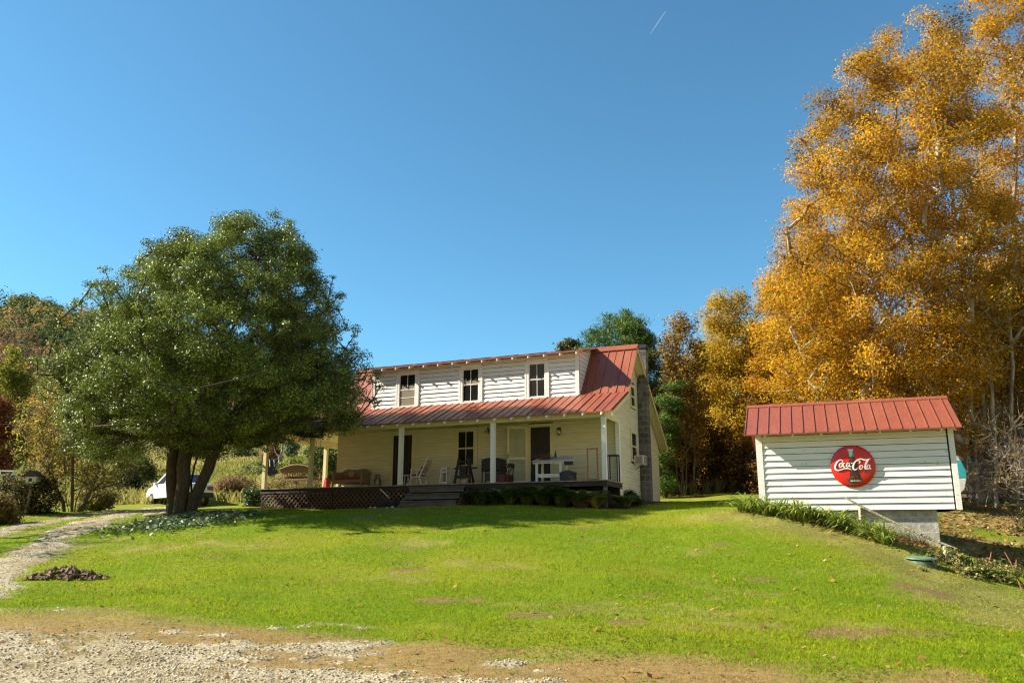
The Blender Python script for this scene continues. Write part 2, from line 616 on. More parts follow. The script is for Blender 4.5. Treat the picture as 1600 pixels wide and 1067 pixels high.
def height(X, Y, detail=True):
    X, Y = np.asarray(X, float), np.asarray(Y, float)
    sh = X.shape
    xy = np.c_[X.ravel(), Y.ravel()] / SCALE
    out = np.empty(len(xy))
    c = CT[:, :2] / SCALE
    for i in range(0, len(xy), 20000):
        q = xy[i:i + 20000]
        r2 = ((q[:, None] - c[None]) ** 2).sum(-1)
        out[i:i + 20000] = _phi(r2) @ TW[:-3] + TW[-3] + q @ TW[-2:]
    z = out.reshape(sh)
    if detail:
        z = z + (fbm(X * 0.5, Y * 0.5, 3, 2) - 0.5) * 0.13 * np.clip((np.abs(Y) - 3) / 8, 0.3, 1)
    return z


def hz(x, y):
    return float(height(np.array([x]), np.array([y]))[0])


def G(px, py):
    """ground point under a photo pixel"""
    x = (px - 800) / F
    y = -(py - 533.5) / F
    d = np.array([x, CP - y * SP, SP + y * CP])
    t = np.linspace(5, 130, 1200)
    X, Y, Z = t * d[0], t * d[1], EYE + t * d[2]
    g = height(X, Y) - Z
    k = np.argmax(g > 0)
    if g[k] <= 0:
        k = len(t) - 1
    a = t[k]
    if k > 0:
        a = t[k - 1] + (t[k] - t[k - 1]) * (-g[k - 1]) / (g[k] - g[k - 1] + 1e-9)
    return Vector((a * d[0], a * d[1], EYE + a * d[2]))

# ------------------------------------------------------------------ placing frames of the two buildings
TH = 0.398
HO = Vector((3.13, 27.994, 3.44))           # house origin: porch floor at the front right post
HR, HI = Vector((math.cos(TH), -math.sin(TH), 0)), Vector((math.sin(TH), math.cos(TH), 0))
STH = 0.345
SO = Vector((7.467, 25.27, 2.336))          # shed origin: bottom left corner of its front wall
SR, SI = Vector((math.cos(STH), -math.sin(STH), 0)), Vector((math.sin(STH), math.cos(STH), 0))


def HW(u, v, w=0.0):
    return HO + HR * u + HI * v + Vector((0, 0, w))


def SW(u, v, w=0.0):
    return SO + SR * u + SI * v + Vector((0, 0, w))


def house_uv(X, Y):
    dx, dy = X - HO.x, Y - HO.y
    return dx * HR.x + dy * HR.y, dx * HI.x + dy * HI.y


# ------------------------------------------------------------------ ground sheet
def curve_pts(lst):
    g = [G(*q) for q in lst]
    a = np.array([(q.x, q.y) for q in g])
    return a[np.argsort(a[:, 0])]


GB = curve_pts([(0, 978), (200, 982), (400, 990), (560, 1003), (640, 1035), (780, 1048), (900, 1060), (1000, 1075)])
DB = curve_pts([(0, 940), (150, 952), (300, 968), (600, 1000), (900, 1030), (1200, 1040), (1400, 1052), (1560, 1066)])
TR1 = np.array([tuple(G(*q))[:2] for q in [(-130, 965), (-40, 915), (20, 882), (70, 853), (118, 826), (170, 808), (232, 797)]] + [tuple(P(245, 793, 40))[:2]])
TR2 = np.array([tuple(G(*q))[:2] for q in [(-150, 885), (-60, 850), (10, 828), (70, 815), (140, 804), (200, 797)]])
BK = np.array([tuple(G(*q))[:2] for q in [(1175, 801), (1280, 826), (1370, 850), (1440, 885), (1520, 930), (1620, 985)]])
LT = np.array([tuple(G(*q))[:2] for q in [(1150, 796), (1250, 811), (1350, 838), (1400, 858), (1481, 884), (1600, 950), (1750, 1010)]])


def pdist(X, Y, pl):
    d = np.full(X.shape, 1e9)
    for a, b in zip(pl[:-1], pl[1:]):
        ab = b - a
        t = np.clip(((X - a[0]) * ab[0] + (Y - a[1]) * ab[1]) / (ab @ ab + 1e-9), 0, 1)
        d = np.minimum(d, np.hypot(X - a[0] - t * ab[0], Y - a[1] - t * ab[1]))
    return d


def side(X, Y, pl):
    """how far beyond the polyline (to its right/back) a point lies"""
    yb = np.interp(X, pl[np.argsort(pl[:, 0]), 0], pl[np.argsort(pl[:, 0]), 1])
    return Y - yb


def m_gravel(X, Y):
    n1 = fbm(X * 0.7, Y * 1.6, 11, 4)
    yb = np.interp(X, GB[:, 0], GB[:, 1], right=6.5)
    near = sstep(-0.35, 0.45, yb - Y - 0.25 + (n1 - 0.55) * 4.2 + (fbm(X * 3.5, Y * 5, 13, 3) - .5) * 3.0) * (Y < 14)
    # the mixed grassy corner at the far left of the foreground
    near = near * (1 - 0.55 * sstep(-4.2, -6.5, X) * sstep(0.42, 0.55, fbm(X * 1.1, Y * 2.0, 19, 3)))
    w = 0.75 + (fbm(X * 0.9, Y * 0.9, 5, 3) - 0.5) * 0.8
    rag = (fbm(X * 3.5, Y * 3.5, 15, 3) - .5) * .7
    t1 = sstep(0.3, -0.2, pdist(X, Y, TR1) - w * 0.78 + rag)
    t2 = sstep(0.3, -0.2, pdist(X, Y, TR2) - w * 0.62 + rag)
    return np.maximum(near, np.maximum(t1, t2))


def m_dry(X, Y):
    n1 = fbm(X * 0.6, Y * 1.3, 23, 4)
    yb = np.interp(X, DB[:, 0], DB[:, 1], right=7.0)
    near = sstep(-0.5, 0.5, yb - Y + (n1 - 0.5) * 2.2) * (Y < 14)
    bank = sstep(2.0, 0.4, pdist(X, Y, BK) + (n1 - 0.5) * 2.4) * 0.8
    spots = sstep(0.56, 0.74, fbm(X * 0.45, Y * 0.75, 41, 4) * 0.72 + fbm(X * 3.1, Y * 3.1, 43, 3) * 0.28) * 0.7
    return np.clip(np.maximum(np.maximum(near, bank), spots), 0, 1)


BARE = [(690, 937, .55), (845, 959, .5), (1335, 988, .85), (912, 824, .35), (1195, 905, .3), (520, 905, .3), (640, 890, .28), (1010, 930, .35), (330, 868, .4), (1120, 850, .35), (1440, 920, .6), (980, 972, .35)]
BARE = [(G(a, b).x, G(a, b).y, r_) for a, b, r_ in BARE]


def m_bare(X, Y):
    """small worn brown spots in the lawn"""
    out = np.zeros(np.shape(X))
    rag = (fbm(X * 3.2, Y * 3.2, 101, 3) - .5) * 1.5
    for bx_, by_, br_ in BARE:
        d = np.hypot((X - bx_) / (br_ * 1.5), (Y - by_) / (br_ * .6)) + rag
        out = np.maximum(out, sstep(1.0, .45, d))
    return out


def m_litter(X, Y):
    n1 = fbm(X * 0.8, Y * 0.8, 29, 4)
    a = sstep(0.3, 1.6, side(X, Y, LT)) * (X > 7.6) * sstep(20.6, 22.4, Y) * sstep(.29, .315, X / np.maximum(Y, 1))
    a = a * sstep(0.30, 0.62, n1 + 0.10 * (Y > 24))
    wood = sstep(39.5, 43, Y + (n1 - 0.5) * 4) * sstep(5, 8, X)
    return np.clip(np.maximum(a, wood), 0, 1)


def ground_col(X, Y):
    n1, n2 = fbm(X * 0.35, Y * 0.5, 51, 4), fbm(X * 1.7, Y * 1.7, 57, 4)
    lawn = np.array([0.125, 0.185, 0.006])
    lawn2 = np.array([0.19, 0.205, 0.014])
    c = lawn + (lawn2 - lawn) * sstep(0.35, 0.65, n1)[..., None]
    far = sstep(44, 60, Y)[..., None]
    mead = np.array([0.15, 0.165, 0.035]) + (np.array([0.23, 0.18, 0.07]) - np.array([0.15, 0.165, 0.035])) * sstep(0.45, 0.62, fbm(X * 0.09, Y * 0.06, 61, 4))[..., None]
    c = c + (mead - c) * far
    dry = m_dry(X, Y)[..., None]
    dcol = np.array([0.30, 0.25, 0.08]) + (np.array([0.20, 0.16, 0.055]) - np.array([0.30, 0.25, 0.08])) * sstep(0.4, 0.6, n2)[..., None]
    c = c + (dcol - c) * dry * 0.85
    near = (dry[..., 0] * sstep(14, 12, Y))[..., None]
    c = c + (np.array([0.27, 0.165, 0.065]) * (.7 + .6 * n2[..., None]) - c) * near * .75
    ba = m_bare(X, Y)[..., None]
    c = c + (np.array([0.20, 0.12, 0.055]) - c) * ba * .9
    li = m_litter(X, Y)[..., None]
    lcol = np.array([0.27, 0.19, 0.06]) + (np.array([0.12, 0.085, 0.035]) - np.array([0.27, 0.165, 0.06])) * sstep(0.4, 0.62, n2)[..., None]
    c = c + (lcol - c) * li
    back = sstep(-25, -60, Y)[..., None]
    c = c + (np.array([0.04, 0.045, 0.015]) - c) * back  # dark tone of the unseen hill added behind the camera to cut fill
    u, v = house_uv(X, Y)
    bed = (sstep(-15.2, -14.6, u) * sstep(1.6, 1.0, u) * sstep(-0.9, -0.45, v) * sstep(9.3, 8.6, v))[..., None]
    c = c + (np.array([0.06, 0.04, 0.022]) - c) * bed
    g = m_gravel(X, Y)[..., None]
    gcol = np.array([0.34, 0.29, 0.21])
    c = c + (gcol - c) * g * 0.8
    return c


def axis_coords(fine0, fine1, step, lo, hi, growth=1.14):
    a = list(np.arange(fine0, fine1 + 1e-6, step))
    s, p = step, fine1
    while p < hi:
        s *= growth
        p += s
        a.append(min(p, hi))
    s, p, b = step, fine0, []
    while p > lo:
        s *= growth
        p -= s
        b.append(max(p, lo))
    return np.array(b[::-1] + a)


gx = axis_coords(-19, 19, 0.16, -520, 520)
gy = axis_coords(6, 38, 0.16, -160, 540)
GX, GY = np.meshgrid(gx, gy)
GZ = height(GX, GY)
nx, ny = len(gx), len(gy)
idx = np.arange(nx * ny).reshape(ny, nx)
gf = np.stack([idx[:-1, :-1], idx[:-1, 1:], idx[1:, 1:], idx[1:, :-1]], -1).reshape(-1, 4)
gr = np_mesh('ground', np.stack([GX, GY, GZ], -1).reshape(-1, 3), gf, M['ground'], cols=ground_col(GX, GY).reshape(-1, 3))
gr.data.shade_smooth()
struct(gr)

# gravel drive and gravel lay-by: a thin sheet of its own lying on the ground
GVv, GVf, gv0 = [], [], 0
for (xa, xb, ya, yb_, stp) in ((-10.5, 5.0, 6.4, 13.0, 0.055), (-24, -4.5, 13.0, 41.0, 0.14)):
    qx, qy = np.arange(xa, xb, stp), np.arange(ya, yb_ + 1e-6, stp)
    QX, QY = np.meshgrid(qx, qy)
    qm = m_gravel(QX, QY)
    QZ = height(QX, QY) + (qm - 0.5) * 0.05 + (fbm(QX * 5, QY * 5, 91, 2) - 0.5) * 0.02
    ii = np.arange(QX.size).reshape(QX.shape)
    ff = np.stack([ii[:-1, :-1], ii[:-1, 1:], ii[1:, 1:], ii[1:, :-1]], -1).reshape(-1, 4)
    ff = ff[(qm.ravel()[ff] > 0.12).any(1)]
    us, inv = np.unique(ff, return_inverse=True)
    GVv.append(np.stack([QX, QY, QZ], -1).reshape(-1, 3)[us])
    GVf.append(inv.reshape(-1, 4) + gv0)
    gv0 += len(us)
gdr = np_mesh('gravel_drive', np.concatenate(GVv), np.concatenate(GVf), M['gravel'])
gdr.data.shade_smooth()
struct(gdr)


# ------------------------------------------------------------------ scattered ground cover (stuff)
def frustum_points(n, y0, y1, margin=1.12, power=0.0):
    u = rng.random(n)
    Y = y0 * (y1 / y0) ** u
    X = (rng.random(n) * 2 - 1) * Y * (800 / F) * 1.06 * margin
    return X, Y


def blades(X, Y, hgt, wid, cols, lean=0.5, nb=1):
    n = len(X)
    Z = height(X, Y)
    a = rng.random(n) * 2 * PI
    d = np.c_[np.cos(a), np.sin(a), np.zeros(n)]
    la = rng.random(n) * 2 * PI
    l = np.c_[np.cos(la), np.sin(la), np.zeros(n)] * (lean * rng.random(n))[:, None]
    b = np.c_[X, Y, Z - 0.01]
    w = (wid / 2)[:, None]
    h = hgt[:, None]
    up = np.array([[0, 0, 1.0]])
    v = np.stack([b - d * w, b + d * w, b + l * h * 0.45 + up * h * 0.6 + d * w * 0.75, b + l * h * 1.1 + up * h], 1)
    f = np.arange(n)[:, None] * 4 + np.array([[0, 1, 2, 3]])
    return v.reshape(-1, 3), f, np.repeat(cols, 4, 0)


N = 500000
X, Y = frustum_points(N, 7.2, 33, 1.28)
u_, v_ = house_uv(X, Y)
keep = ~((u_ > -14.6) & (u_ < 0.9) & (v_ > -0.55) & (v_ < 9))
gmk = m_gravel(X, Y)
drk = m_dry(X, Y)
lit = m_litter(X, Y)
r = rng.random(N)
keep &= r > gmk * 0.90
keep &= rng.random(N) > lit * 0.85
keep &= rng.random(N) > drk * 0.12
keep &= rng.random(N) > m_bare(X, Y) * 0.8
keep &= rng.random(N) > drk * .45 * (Y < 13)
X, Y, drk = X[keep], Y[keep], drk[keep]
n = len(X)
tone = fbm(X * 0.4, Y * 0.7, 71, 4)
stripe = fbm(X * 2.3, Y * 2.3, 73, 3)
c0, c1, c2 = np.array([0.165, 0.250, 0.005]), np.array([0.275, 0.325, 0.010]), np.array([0.42, 0.33, 0.11])
mow = np.sin((X * 0.42 + Y * 0.95) * 2 * PI / 1.15 + 2.2 * fbm(X * .3, Y * .3, 77, 2)) * sstep(-6, 3, X)
mixv = np.clip(.24 * mow + sstep(0.3, 0.7, tone * 0.6 + stripe * 0.4) + rng.normal(0, 0.15, n), 0, 1)[:, None]
cc = c0 + (c1 - c0) * mixv
dmix = (rng.random(n) < (0.03 + drk * 0.50))[:, None]
c2 = np.where((Y < 13)[:, None], np.array([0.42, 0.27, 0.10]), c2)
dmix |= (rng.random(n) < drk * .55 * (Y < 13))[:, None]
cc = np.where(dmix, c2 * (0.55 + 0.6 * rng.random((n, 1))), cc)
cc *= (0.86 + 0.28 * rng.random((n, 1)))
hh = (0.026 + 0.028 * rng.random(n)) * (1 - 0.35 * drk) * (0.55 + 1.0 * stripe)
ww = np.maximum(0.007, Y * 0.00075) * (0.8 + 0.5 * rng.random(n))
v, f, c = blades(X, Y, hh, ww, cc, 0.9)
# broad-leaved weeds and clover in patches
wx, wy = frustum_points(26000, 7.6, 20)
kk = (fbm(wx * .8, wy * .8, 83, 3) > .56) & (m_gravel(wx, wy) < .5)
wx, wy = wx[kk], wy[kk]
wn = len(wx)
wz = height(wx, wy) + .012 + .02 * rng.random(wn)
wa = rng.random(wn) * 2 * PI
t1 = np.c_[np.cos(wa), np.sin(wa), rng.normal(.15, .3, wn)]
t2 = np.c_[-np.sin(wa), np.cos(wa), rng.normal(0, .35, wn)]
ws = (.012 + .016 * rng.random(wn))[:, None]
wc = np.c_[wx, wy, wz]
wv = np.stack([wc - t1 * ws, wc - t2 * ws * .6, wc + t1 * ws, wc + t2 * ws * .6], 1).reshape(-1, 3)
wcol = np.array([(.10, .19, .012), (.15, .22, .02), (.24, .25, .03), (.08, .13, .012)])[rng.integers(0, 4, wn)]
f = np.r_[f, np.arange(wn)[:, None] * 4 + np.array([[0, 1, 2, 3]]) + len(v)]
v = np.r_[v, wv]
c = np.r_[c, np.repeat(wcol, 4, 0)]
g = np_mesh('grass', v, f, M['grass'], cols=c)
tag(g, 'short mown lawn grass on the bank below the farmhouse', 'grass', kind='stuff')

# loose stones on the gravel
N = 110000
X, Y = frustum_points(N, 7.3, 34)
gmk = m_gravel(X, Y)
k = rng.random(N) < gmk ** 1.4
X, Y = X[k], Y[k]
n = len(X)
Z = height(X, Y) + np.maximum(gmk[k] - .5, 0) * .05
octv = np.array([(1, 0, 0), (0, 1, 0), (-1, 0, 0), (0, -1, 0), (0, 0, 1), (0, 0, -1)], float)
octf = np.array([(0, 1, 4), (1, 2, 4), (2, 3, 4), (3, 0, 4), (1, 0, 5), (2, 1, 5), (3, 2, 5), (0, 3, 5)])
sz = (0.007 + 0.015 * rng.random(n) ** 2.2) * np.maximum(1, Y / 26)
jit = 1 + 0.45 * (rng.random((n, 6, 1)) - 0.5)
ang = rng.random(n) * 2 * PI
ca, sa = np.cos(ang), np.sin(ang)
vv = octv[None] * jit * sz[:, None, None] * np.array([1.25, 0.9, 0.6])
vx = vv[..., 0] * ca[:, None] - vv[..., 1] * sa[:, None]
vy = vv[..., 0] * sa[:, None] + vv[..., 1] * ca[:, None]
vv = np.stack([vx + X[:, None], vy + Y[:, None], vv[..., 2] + (Z + 0.01)[:, None]], -1)
sc_ = np.array([0.62, 0.54, 0.38]) * (0.55 + 0.7 * rng.random((n, 1)))
g = np_mesh('gravel', vv.reshape(-1, 3), (octf[None] + np.arange(n)[:, None, None] * 6).reshape(-1, 3), M['leaf_plain'], cols=np.repeat(sc_, 6, 0))
tag(g, 'loose pale gravel stones along the drive and lay-by', 'gravel', kind='stuff')


def flat_leaves(X, Y, size, cols, lift=0.03):
    n = len(X)
    Z = height(X, Y) + lift * (0.4 + rng.random(n))
    a = rng.random(n) * 2 * PI
    t1 = np.c_[np.cos(a), np.sin(a), rng.normal(0, 0.35, n)]
    t2 = np.c_[-np.sin(a), np.cos(a), rng.normal(0, 0.45, n)]
    c = np.c_[X, Y, Z]
    s = size[:, None]
    v = np.stack([c - t1 * s, c - t2 * s * 0.6, c + t1 * s, c + t2 * s * 0.6], 1)
    return v.reshape(-1, 3), np.arange(n)[:, None] * 4 + np.array([[0, 1, 2, 3]]), np.repeat(cols, 4, 0)


LEAFPAL = np.array([[0.40, 0.20, 0.04], [0.30, 0.14, 0.04], [0.46, 0.29, 0.09], [0.18, 0.09, 0.04], [0.50, 0.38, 0.18], [0.36, 0.20, 0.06]])
X, Y = frustum_points(800, 8.0, 27)
k = rng.random(len(X)) < 0.35 + 0.65 * (X > 1)
X, Y = X[k], Y[k]
v1, f1, c1 = flat_leaves(X, Y, 0.03 + 0.03 * rng.random(len(X)), LEAFPAL[rng.integers(0, 6, len(X))])
N = 60000
Y = rng.uniform(15, 60, N)
X = rng.uniform(5.5, 40, N)
k = (rng.random(N) < m_litter(X, Y)) & (X < Y * 0.80)
uu, vvv = (X - SO.x) * SR.x + (Y - SO.y) * SR.y, (X - SO.x) * SI.x + (Y - SO.y) * SI.y
k &= ~((uu > -0.1) & (uu < 5.5) & (vvv > 0.0) & (vvv < 3.3))
X, Y = X[k], Y[k]
v2, f2, c2_ = flat_leaves(X, Y, (0.04 + 0.05 * rng.random(len(X))) * np.maximum(1, Y / 26), LEAFPAL[rng.integers(0, 6, len(X))] * (0.7 + 0.5 * rng.random((len(X), 1))), 0.06)
g = np_mesh('fallen_leaves', np.r_[v1, v2], np.r_[f1, f2 + len(v1)], M['leaf_gold'], cols=np.r_[c1, c2_])
tag(g, 'brown and orange fallen leaves on the lawn and the wooded bank', 'leaves', kind='stuff')


# ------------------------------------------------------------------ farmhouse
def interval(poly, z):
    xs = []
    n = len(poly)
    for i in range(n):
        (a0, z0), (a1, z1) = poly[i], poly[(i + 1) % n]
        if (z0 <= z < z1) or (z1 <= z < z0):
            xs.append(a0 + (z - z0) / (z1 - z0) * (a1 - a0))
    return (min(xs), max(xs)) if len(xs) >= 2 else None


def clapboards(pt, poly, exposure, lip, holes=(), jitter=0.004, seed=1, gap=-0.012):
    """lapped boards over a polygon given in (along, z); pt(a, out, z) -> xyz"""
    r_ = random.Random(seed)
    mb = MB()
    zs = [p[1] for p in poly]
    z = min(zs)
    while z < max(zs) - 0.02:
        z1 = min(z + exposure, max(zs) - 0.001)
        i0, i1 = interval(poly, z + 0.002), interval(poly, z1 - 0.002)
        if i0 is None and i1 is None:
            z = z1
            continue
        i0 = i0 or i1
        i1 = i1 or i0
        cuts = sorted([(h[0], h[1]) for h in holes if h[2] < z1 - exposure * 0.4 and h[3] > z + exposure * 0.4])
        segs, cur0, cur1 = [], i0[0], i1[0]
        for h0, h1 in cuts:
            segs.append((cur0, cur1, h0, h0))
            cur0 = cur1 = h1
        segs.append((cur0, cur1, i0[1], i1[1]))
        for a0, a0t, a1, a1t in segs:
            if a1 - a0 < 0.02 and a1t - a0t < 0.02:
                continue
            # long walls are made of butted boards
            L = a1 - a0
            k = max(1, int(L / 4.2 + r_.random()))
            for q in range(k):
                b0, b1 = a0 + L * q / k, a0 + L * (q + 1) / k - (0.003 if q < k - 1 else 0)
                t0, t1 = a0t + (a1t - a0t) * q / k, a0t + (a1t - a0t) * (q + 1) / k
                l = lip + r_.uniform(-1, 1) * jitter
                dz = r_.uniform(-1, 1) * jitter * 0.8
                vs = [pt(b0, 0, z + dz), pt(b1, 0, z + dz), pt(b1, l, z + dz), pt(b0, l, z + dz),
                      pt(t0, 0.003, z1 - gap), pt(t1, 0.003, z1 - gap)]
                mb.add(vs, [(0, 1, 2, 3), (3, 2, 5, 4), (0, 3, 4), (1, 5, 2)])
        z = z1
    return mb


house = thing('farmhouse', 'white clapboard farmhouse with red metal roof, long dormer and full-width porch', 'house', HO, -TH)
FW = 1.8            # plane of the front wall behind the porch
UL, UR = -12.0, 0.0  # gable ends
VB = 8.04


def gable_z(v):
    pts = [(-0.25, 2.27), (2.0, 3.23), (3.6, 5.30), (8.4, 1.74)]
    for (a, za), (b, zb) in zip(pts[:-1], pts[1:]):
        if a <= v <= b:
            return za + (zb - za) * (v - a) / (b - a)
    return pts[-1][1]


# wall cores
poly = [(FW, -0.42), (VB, -0.42), (VB, gable_z(VB) - .02), (3.6, 5.27), (2.0, 3.2), (FW, gable_z(FW) - .02)]
mb = MB()
mb.prism(poly, UR - 0.12, UR, 'x')
mb.prism(poly, UL, UL + 0.12, 'x')
mb.box(UL + .12, UR - .12, FW, FW + 0.1, -0.42, 3.0)
mb.box(UL + .12, UR - .12, VB - 0.1, VB, -0.42, 1.9)
mb.build('wall_core', M['gapwood'], house)
# foundation
mb = MB()
mb.box(UL + 0.08, UR - 0.06, FW + 0.06, VB - 0.06, -1.4, -0.43)
mb.build('foundation', M['stone'], house)

# front wall boards
holes = [(-9.47, -8.34, -0.2, 2.23), (-6.58, -5.59, 0.70, 2.27), (-3.48, -2.50, -0.2, 2.28)]
clapboards(lambda a, o, z: (a, FW - o, z), [(UL, -0.02), (UR - 0.02, -0.02), (UR - 0.02, 2.304), (UL, 2.304)], 0.117, 0.018, holes, 0.003, 3, 0.003).build('front_wall', M['cream'], house)
# right gable boards: the porch end above its beam included
gp = [(FW, -0.44), (VB, -0.44), (VB, gable_z(VB)), (3.6, 5.28), (2.0, 3.21), (-0.08, gable_z(-0.08)), (-0.08, 2.24), (FW, 2.24)]
gp = [(FW, -0.44), (VB, -0.44), (VB, gable_z(VB) - .01), (3.6, 5.28), (2.0, 3.21), (FW, gable_z(FW))]
clapboards(lambda a, o, z: (UR + o, a, z), gp, 0.117, 0.014,
           [(3.48, 4.48, 0.88, 2.12), (3.62, 4.36, 2.95, 3.95)], 0.003, 4, 0.004).build('gable_wall', M['cream'], house)
clapboards(lambda a, o, z: (UR + o, a, z), [(-0.06, 2.30), (FW - 0.0, 2.30), (FW - 0.0, gable_z(FW) - .01), (-0.06, gable_z(-0.06))], 0.117, 0.014, (), 0.003, 9, 0.004).build('porch_end_boarding', M['cream'], house)
clapboards(lambda a, o, z: (UL - o, a, z), gp, 0.117, 0.014, (), 0.002, 5).build('gable_wall', M['cream'], house)

# dormer
DU0, DU1, DV, DZ0 = -10.57, -1.49, 2.0, 3.24


def dz_(v):
    return 4.93 - 0.05 + (v - 1.66) * 0.242


def main_z(v):
    return 3.29 + (v - 2.0) * (5.36 - 3.29) / 1.6


mb = MB()
mb.prism([(DV + .01, DZ0), (DV + .09, DZ0), (DV + .09, dz_(DV + .09)), (DV + .01, dz_(DV + .01))], DU0, DU1, 'x')
ck = [(DV + 0.09, main_z(2.09) - .3), (3.56, main_z(3.56) - 0.02), (3.56, dz_(3.56)), (DV + .09, dz_(DV + .09))]
mb.prism(ck, DU1 - .1, DU1 - 0.002, 'x')
mb.prism(ck, DU0 + .002, DU0 + .1, 'x')
mb.build('dormer_core', M['gapwood'], house)
DW = [(-8.875, 0.74), (-6.005, 0.70), (-3.19, 0.66)]     # dormer windows: centre, glass width
dh = [(c - w / 2 - 0.05, c + w / 2 + 0.05, 3.28, 4.62) for c, w in DW]
clapboards(lambda a, o, z: (a, DV - o, z), [(DU0 + .05, DZ0 + .03), (DU1 - .05, DZ0 + .03), (DU1 - .05, 4.98), (DU0 + .05, 4.98)], 0.166, 0.030, dh, 0.006, 6, 0.015).build('dormer_wall', M['dormer'], house)
clapboards(lambda a, o, z: (DU1 + o, a, z), [(DV + .03, 3.30), (2.10, 3.38), (3.5, 5.2), (3.5, dz_(3.5) - .01), (DV + .03, dz_(DV) - .01)], 0.166, 0.022, (), 0.003, 7, 0.012).build('dormer_cheek', M['dormer'], house)
clapboards(lambda a, o, z: (DU0 - o, a, z), [(DV + .03, 3.30), (2.10, 3.38), (3.5, 5.2), (3.5, dz_(3.5) - .01), (DV + .03, dz_(DV) - .01)], 0.166, 0.022, (), 0.003, 8).build('dormer_cheek', M['dormer'], house)
for x in (DU0 + 0.0, DU1 - 0.15):
    MB().box(x, x + 0.15, DV - 0.040, DV - 0.001, DZ0 + .02, 4.97).build('corner_board', M['dormer'], house)
# narrow boards beside each window trim
for c, w in DW:
    for s in (-1, 1):
        x = c + s * (w / 2 + 0.135)
        MB().box(x - .035, x + .035, DV - .05, DV - .032, DZ0 + .03, 4.62).build('trim_board', M['dormer'], house)


def window(name, pt, c, w, z0, z1, matf, trim=0.10, out=0.045, muntin_v=1, bars=(), blind=False, sill=True, label=None, curtain=False):
    """pt(a, out, z); a frame that carries sash bars and panes"""
    fr = MB()

    def bx(a0, a1, o0, o1, zz0, zz1, m):
        vs = [pt(a0, o0, zz0), pt(a1, o0, zz0), pt(a1, o1, zz0), pt(a0, o1, zz0), pt(a0, o0, zz1), pt(a1, o0, zz1), pt(a1, o1, zz1), pt(a0, o1, zz1)]
        m.add(vs, [(0, 3, 2, 1), (4, 5, 6, 7), (0, 1, 5, 4), (1, 2, 6, 5), (2, 3, 7, 6), (3, 0, 4, 7)])
    a0, a1 = c - w / 2, c + w / 2
    bx(a0 - trim, a0, 0.001, out, z0 - 0.02, z1 + trim, fr)
    bx(a1, a1 + trim, 0.001, out, z0 - 0.02, z1 + trim, fr)
    bx(a0, a1, 0.001, out, z1, z1 + trim, fr)
    if sill:
        bx(a0 - trim - .02, a1 + trim + .02, 0.001, out + 0.03, z0 - 0.07, z0 - 0.021, fr)
    f = fr.build(name, matf, house)
    if label:
        f['label'] = label
    sash = MB()
    zm = (z0 + z1) / 2
    s = 0.028
    for zz0, zz1, o in ((z0, zm, 0.020), (zm, z1, 0.028)):
        bx(a0, a0 + s, 0.008, o, zz0, zz1, sash)
        bx(a1 - s, a1, 0.008, o, zz0, zz1, sash)
        bx(a0 + s, a1 - s, 0.008, o, zz0, zz0 + s, sash)
        bx(a0 + s, a1 - s, 0.008, o, zz1 - s, zz1, sash)
        if muntin_v and not (blind and zz0 == z0):
            bx(c - .011, c + .011, 0.008, o - .004, zz0 + s, zz1 - s, sash)
    for zb in bars:
        bx(a0 + s, a1 - s, 0.008, 0.022, zb - .012, zb + .012, sash)
    sash.build('sash', matf, f)
    p = MB()
    bx(a0 + .004, a1 - .004, 0.0035, 0.0065, z0, z1, p)
    p.build('pane', M['glass'], f)
    if curtain:
        p = MB()
        k = 9
        for i in range(k):          # a gathered half curtain
            xa, xb = a0 + s + (w - 2 * s) * i / k, a0 + s + (w - 2 * s) * (i + 1) / k
            top = zm + .20 + .05 * math.sin(i * 2.1)
            bx(xa, xb, 0.0068, 0.0072 + .0007 * (i % 2), zm + s, top, p)
        p.build('curtain', M['blind'], f)
    if blind:
        p = MB()
        bx(a0 + s, a1 - s, 0.0075, 0.0115, z0 + s, zm - s, p)
        p.build('window_blind', M['blind'], f)
    return f


dpt = lambda a, o, z: (a, DV - o, z)
fpt = lambda a, o, z: (a, FW - o, z)
gpt = lambda a, o, z: (UR + o, a, z)
window('window', dpt, DW[0][0], DW[0][1], 3.31, 4.66, M['dormer'], bars=(3.66,), blind=True, curtain=True, label='dormer window with a tan blind behind its lower sash')
window('window', dpt, DW[1][0], DW[1][1], 3.33, 4.68, M['dormer'], curtain=True)
window('window', dpt, DW[2][0], DW[2][1], 3.33, 4.68, M['dormer'])
window('window', fpt, -6.085, 0.70, 0.80, 2.14, M['creamtrim'], trim=0.14)
window('window', gpt, 4.0, 0.60, 3.05, 3.82, M['creamtrim'], trim=0.09, muntin_v=0)
window('window', gpt, 3.98, 0.78, 0.98, 2.02, M['creamtrim'], trim=0.09, muntin_v=0)


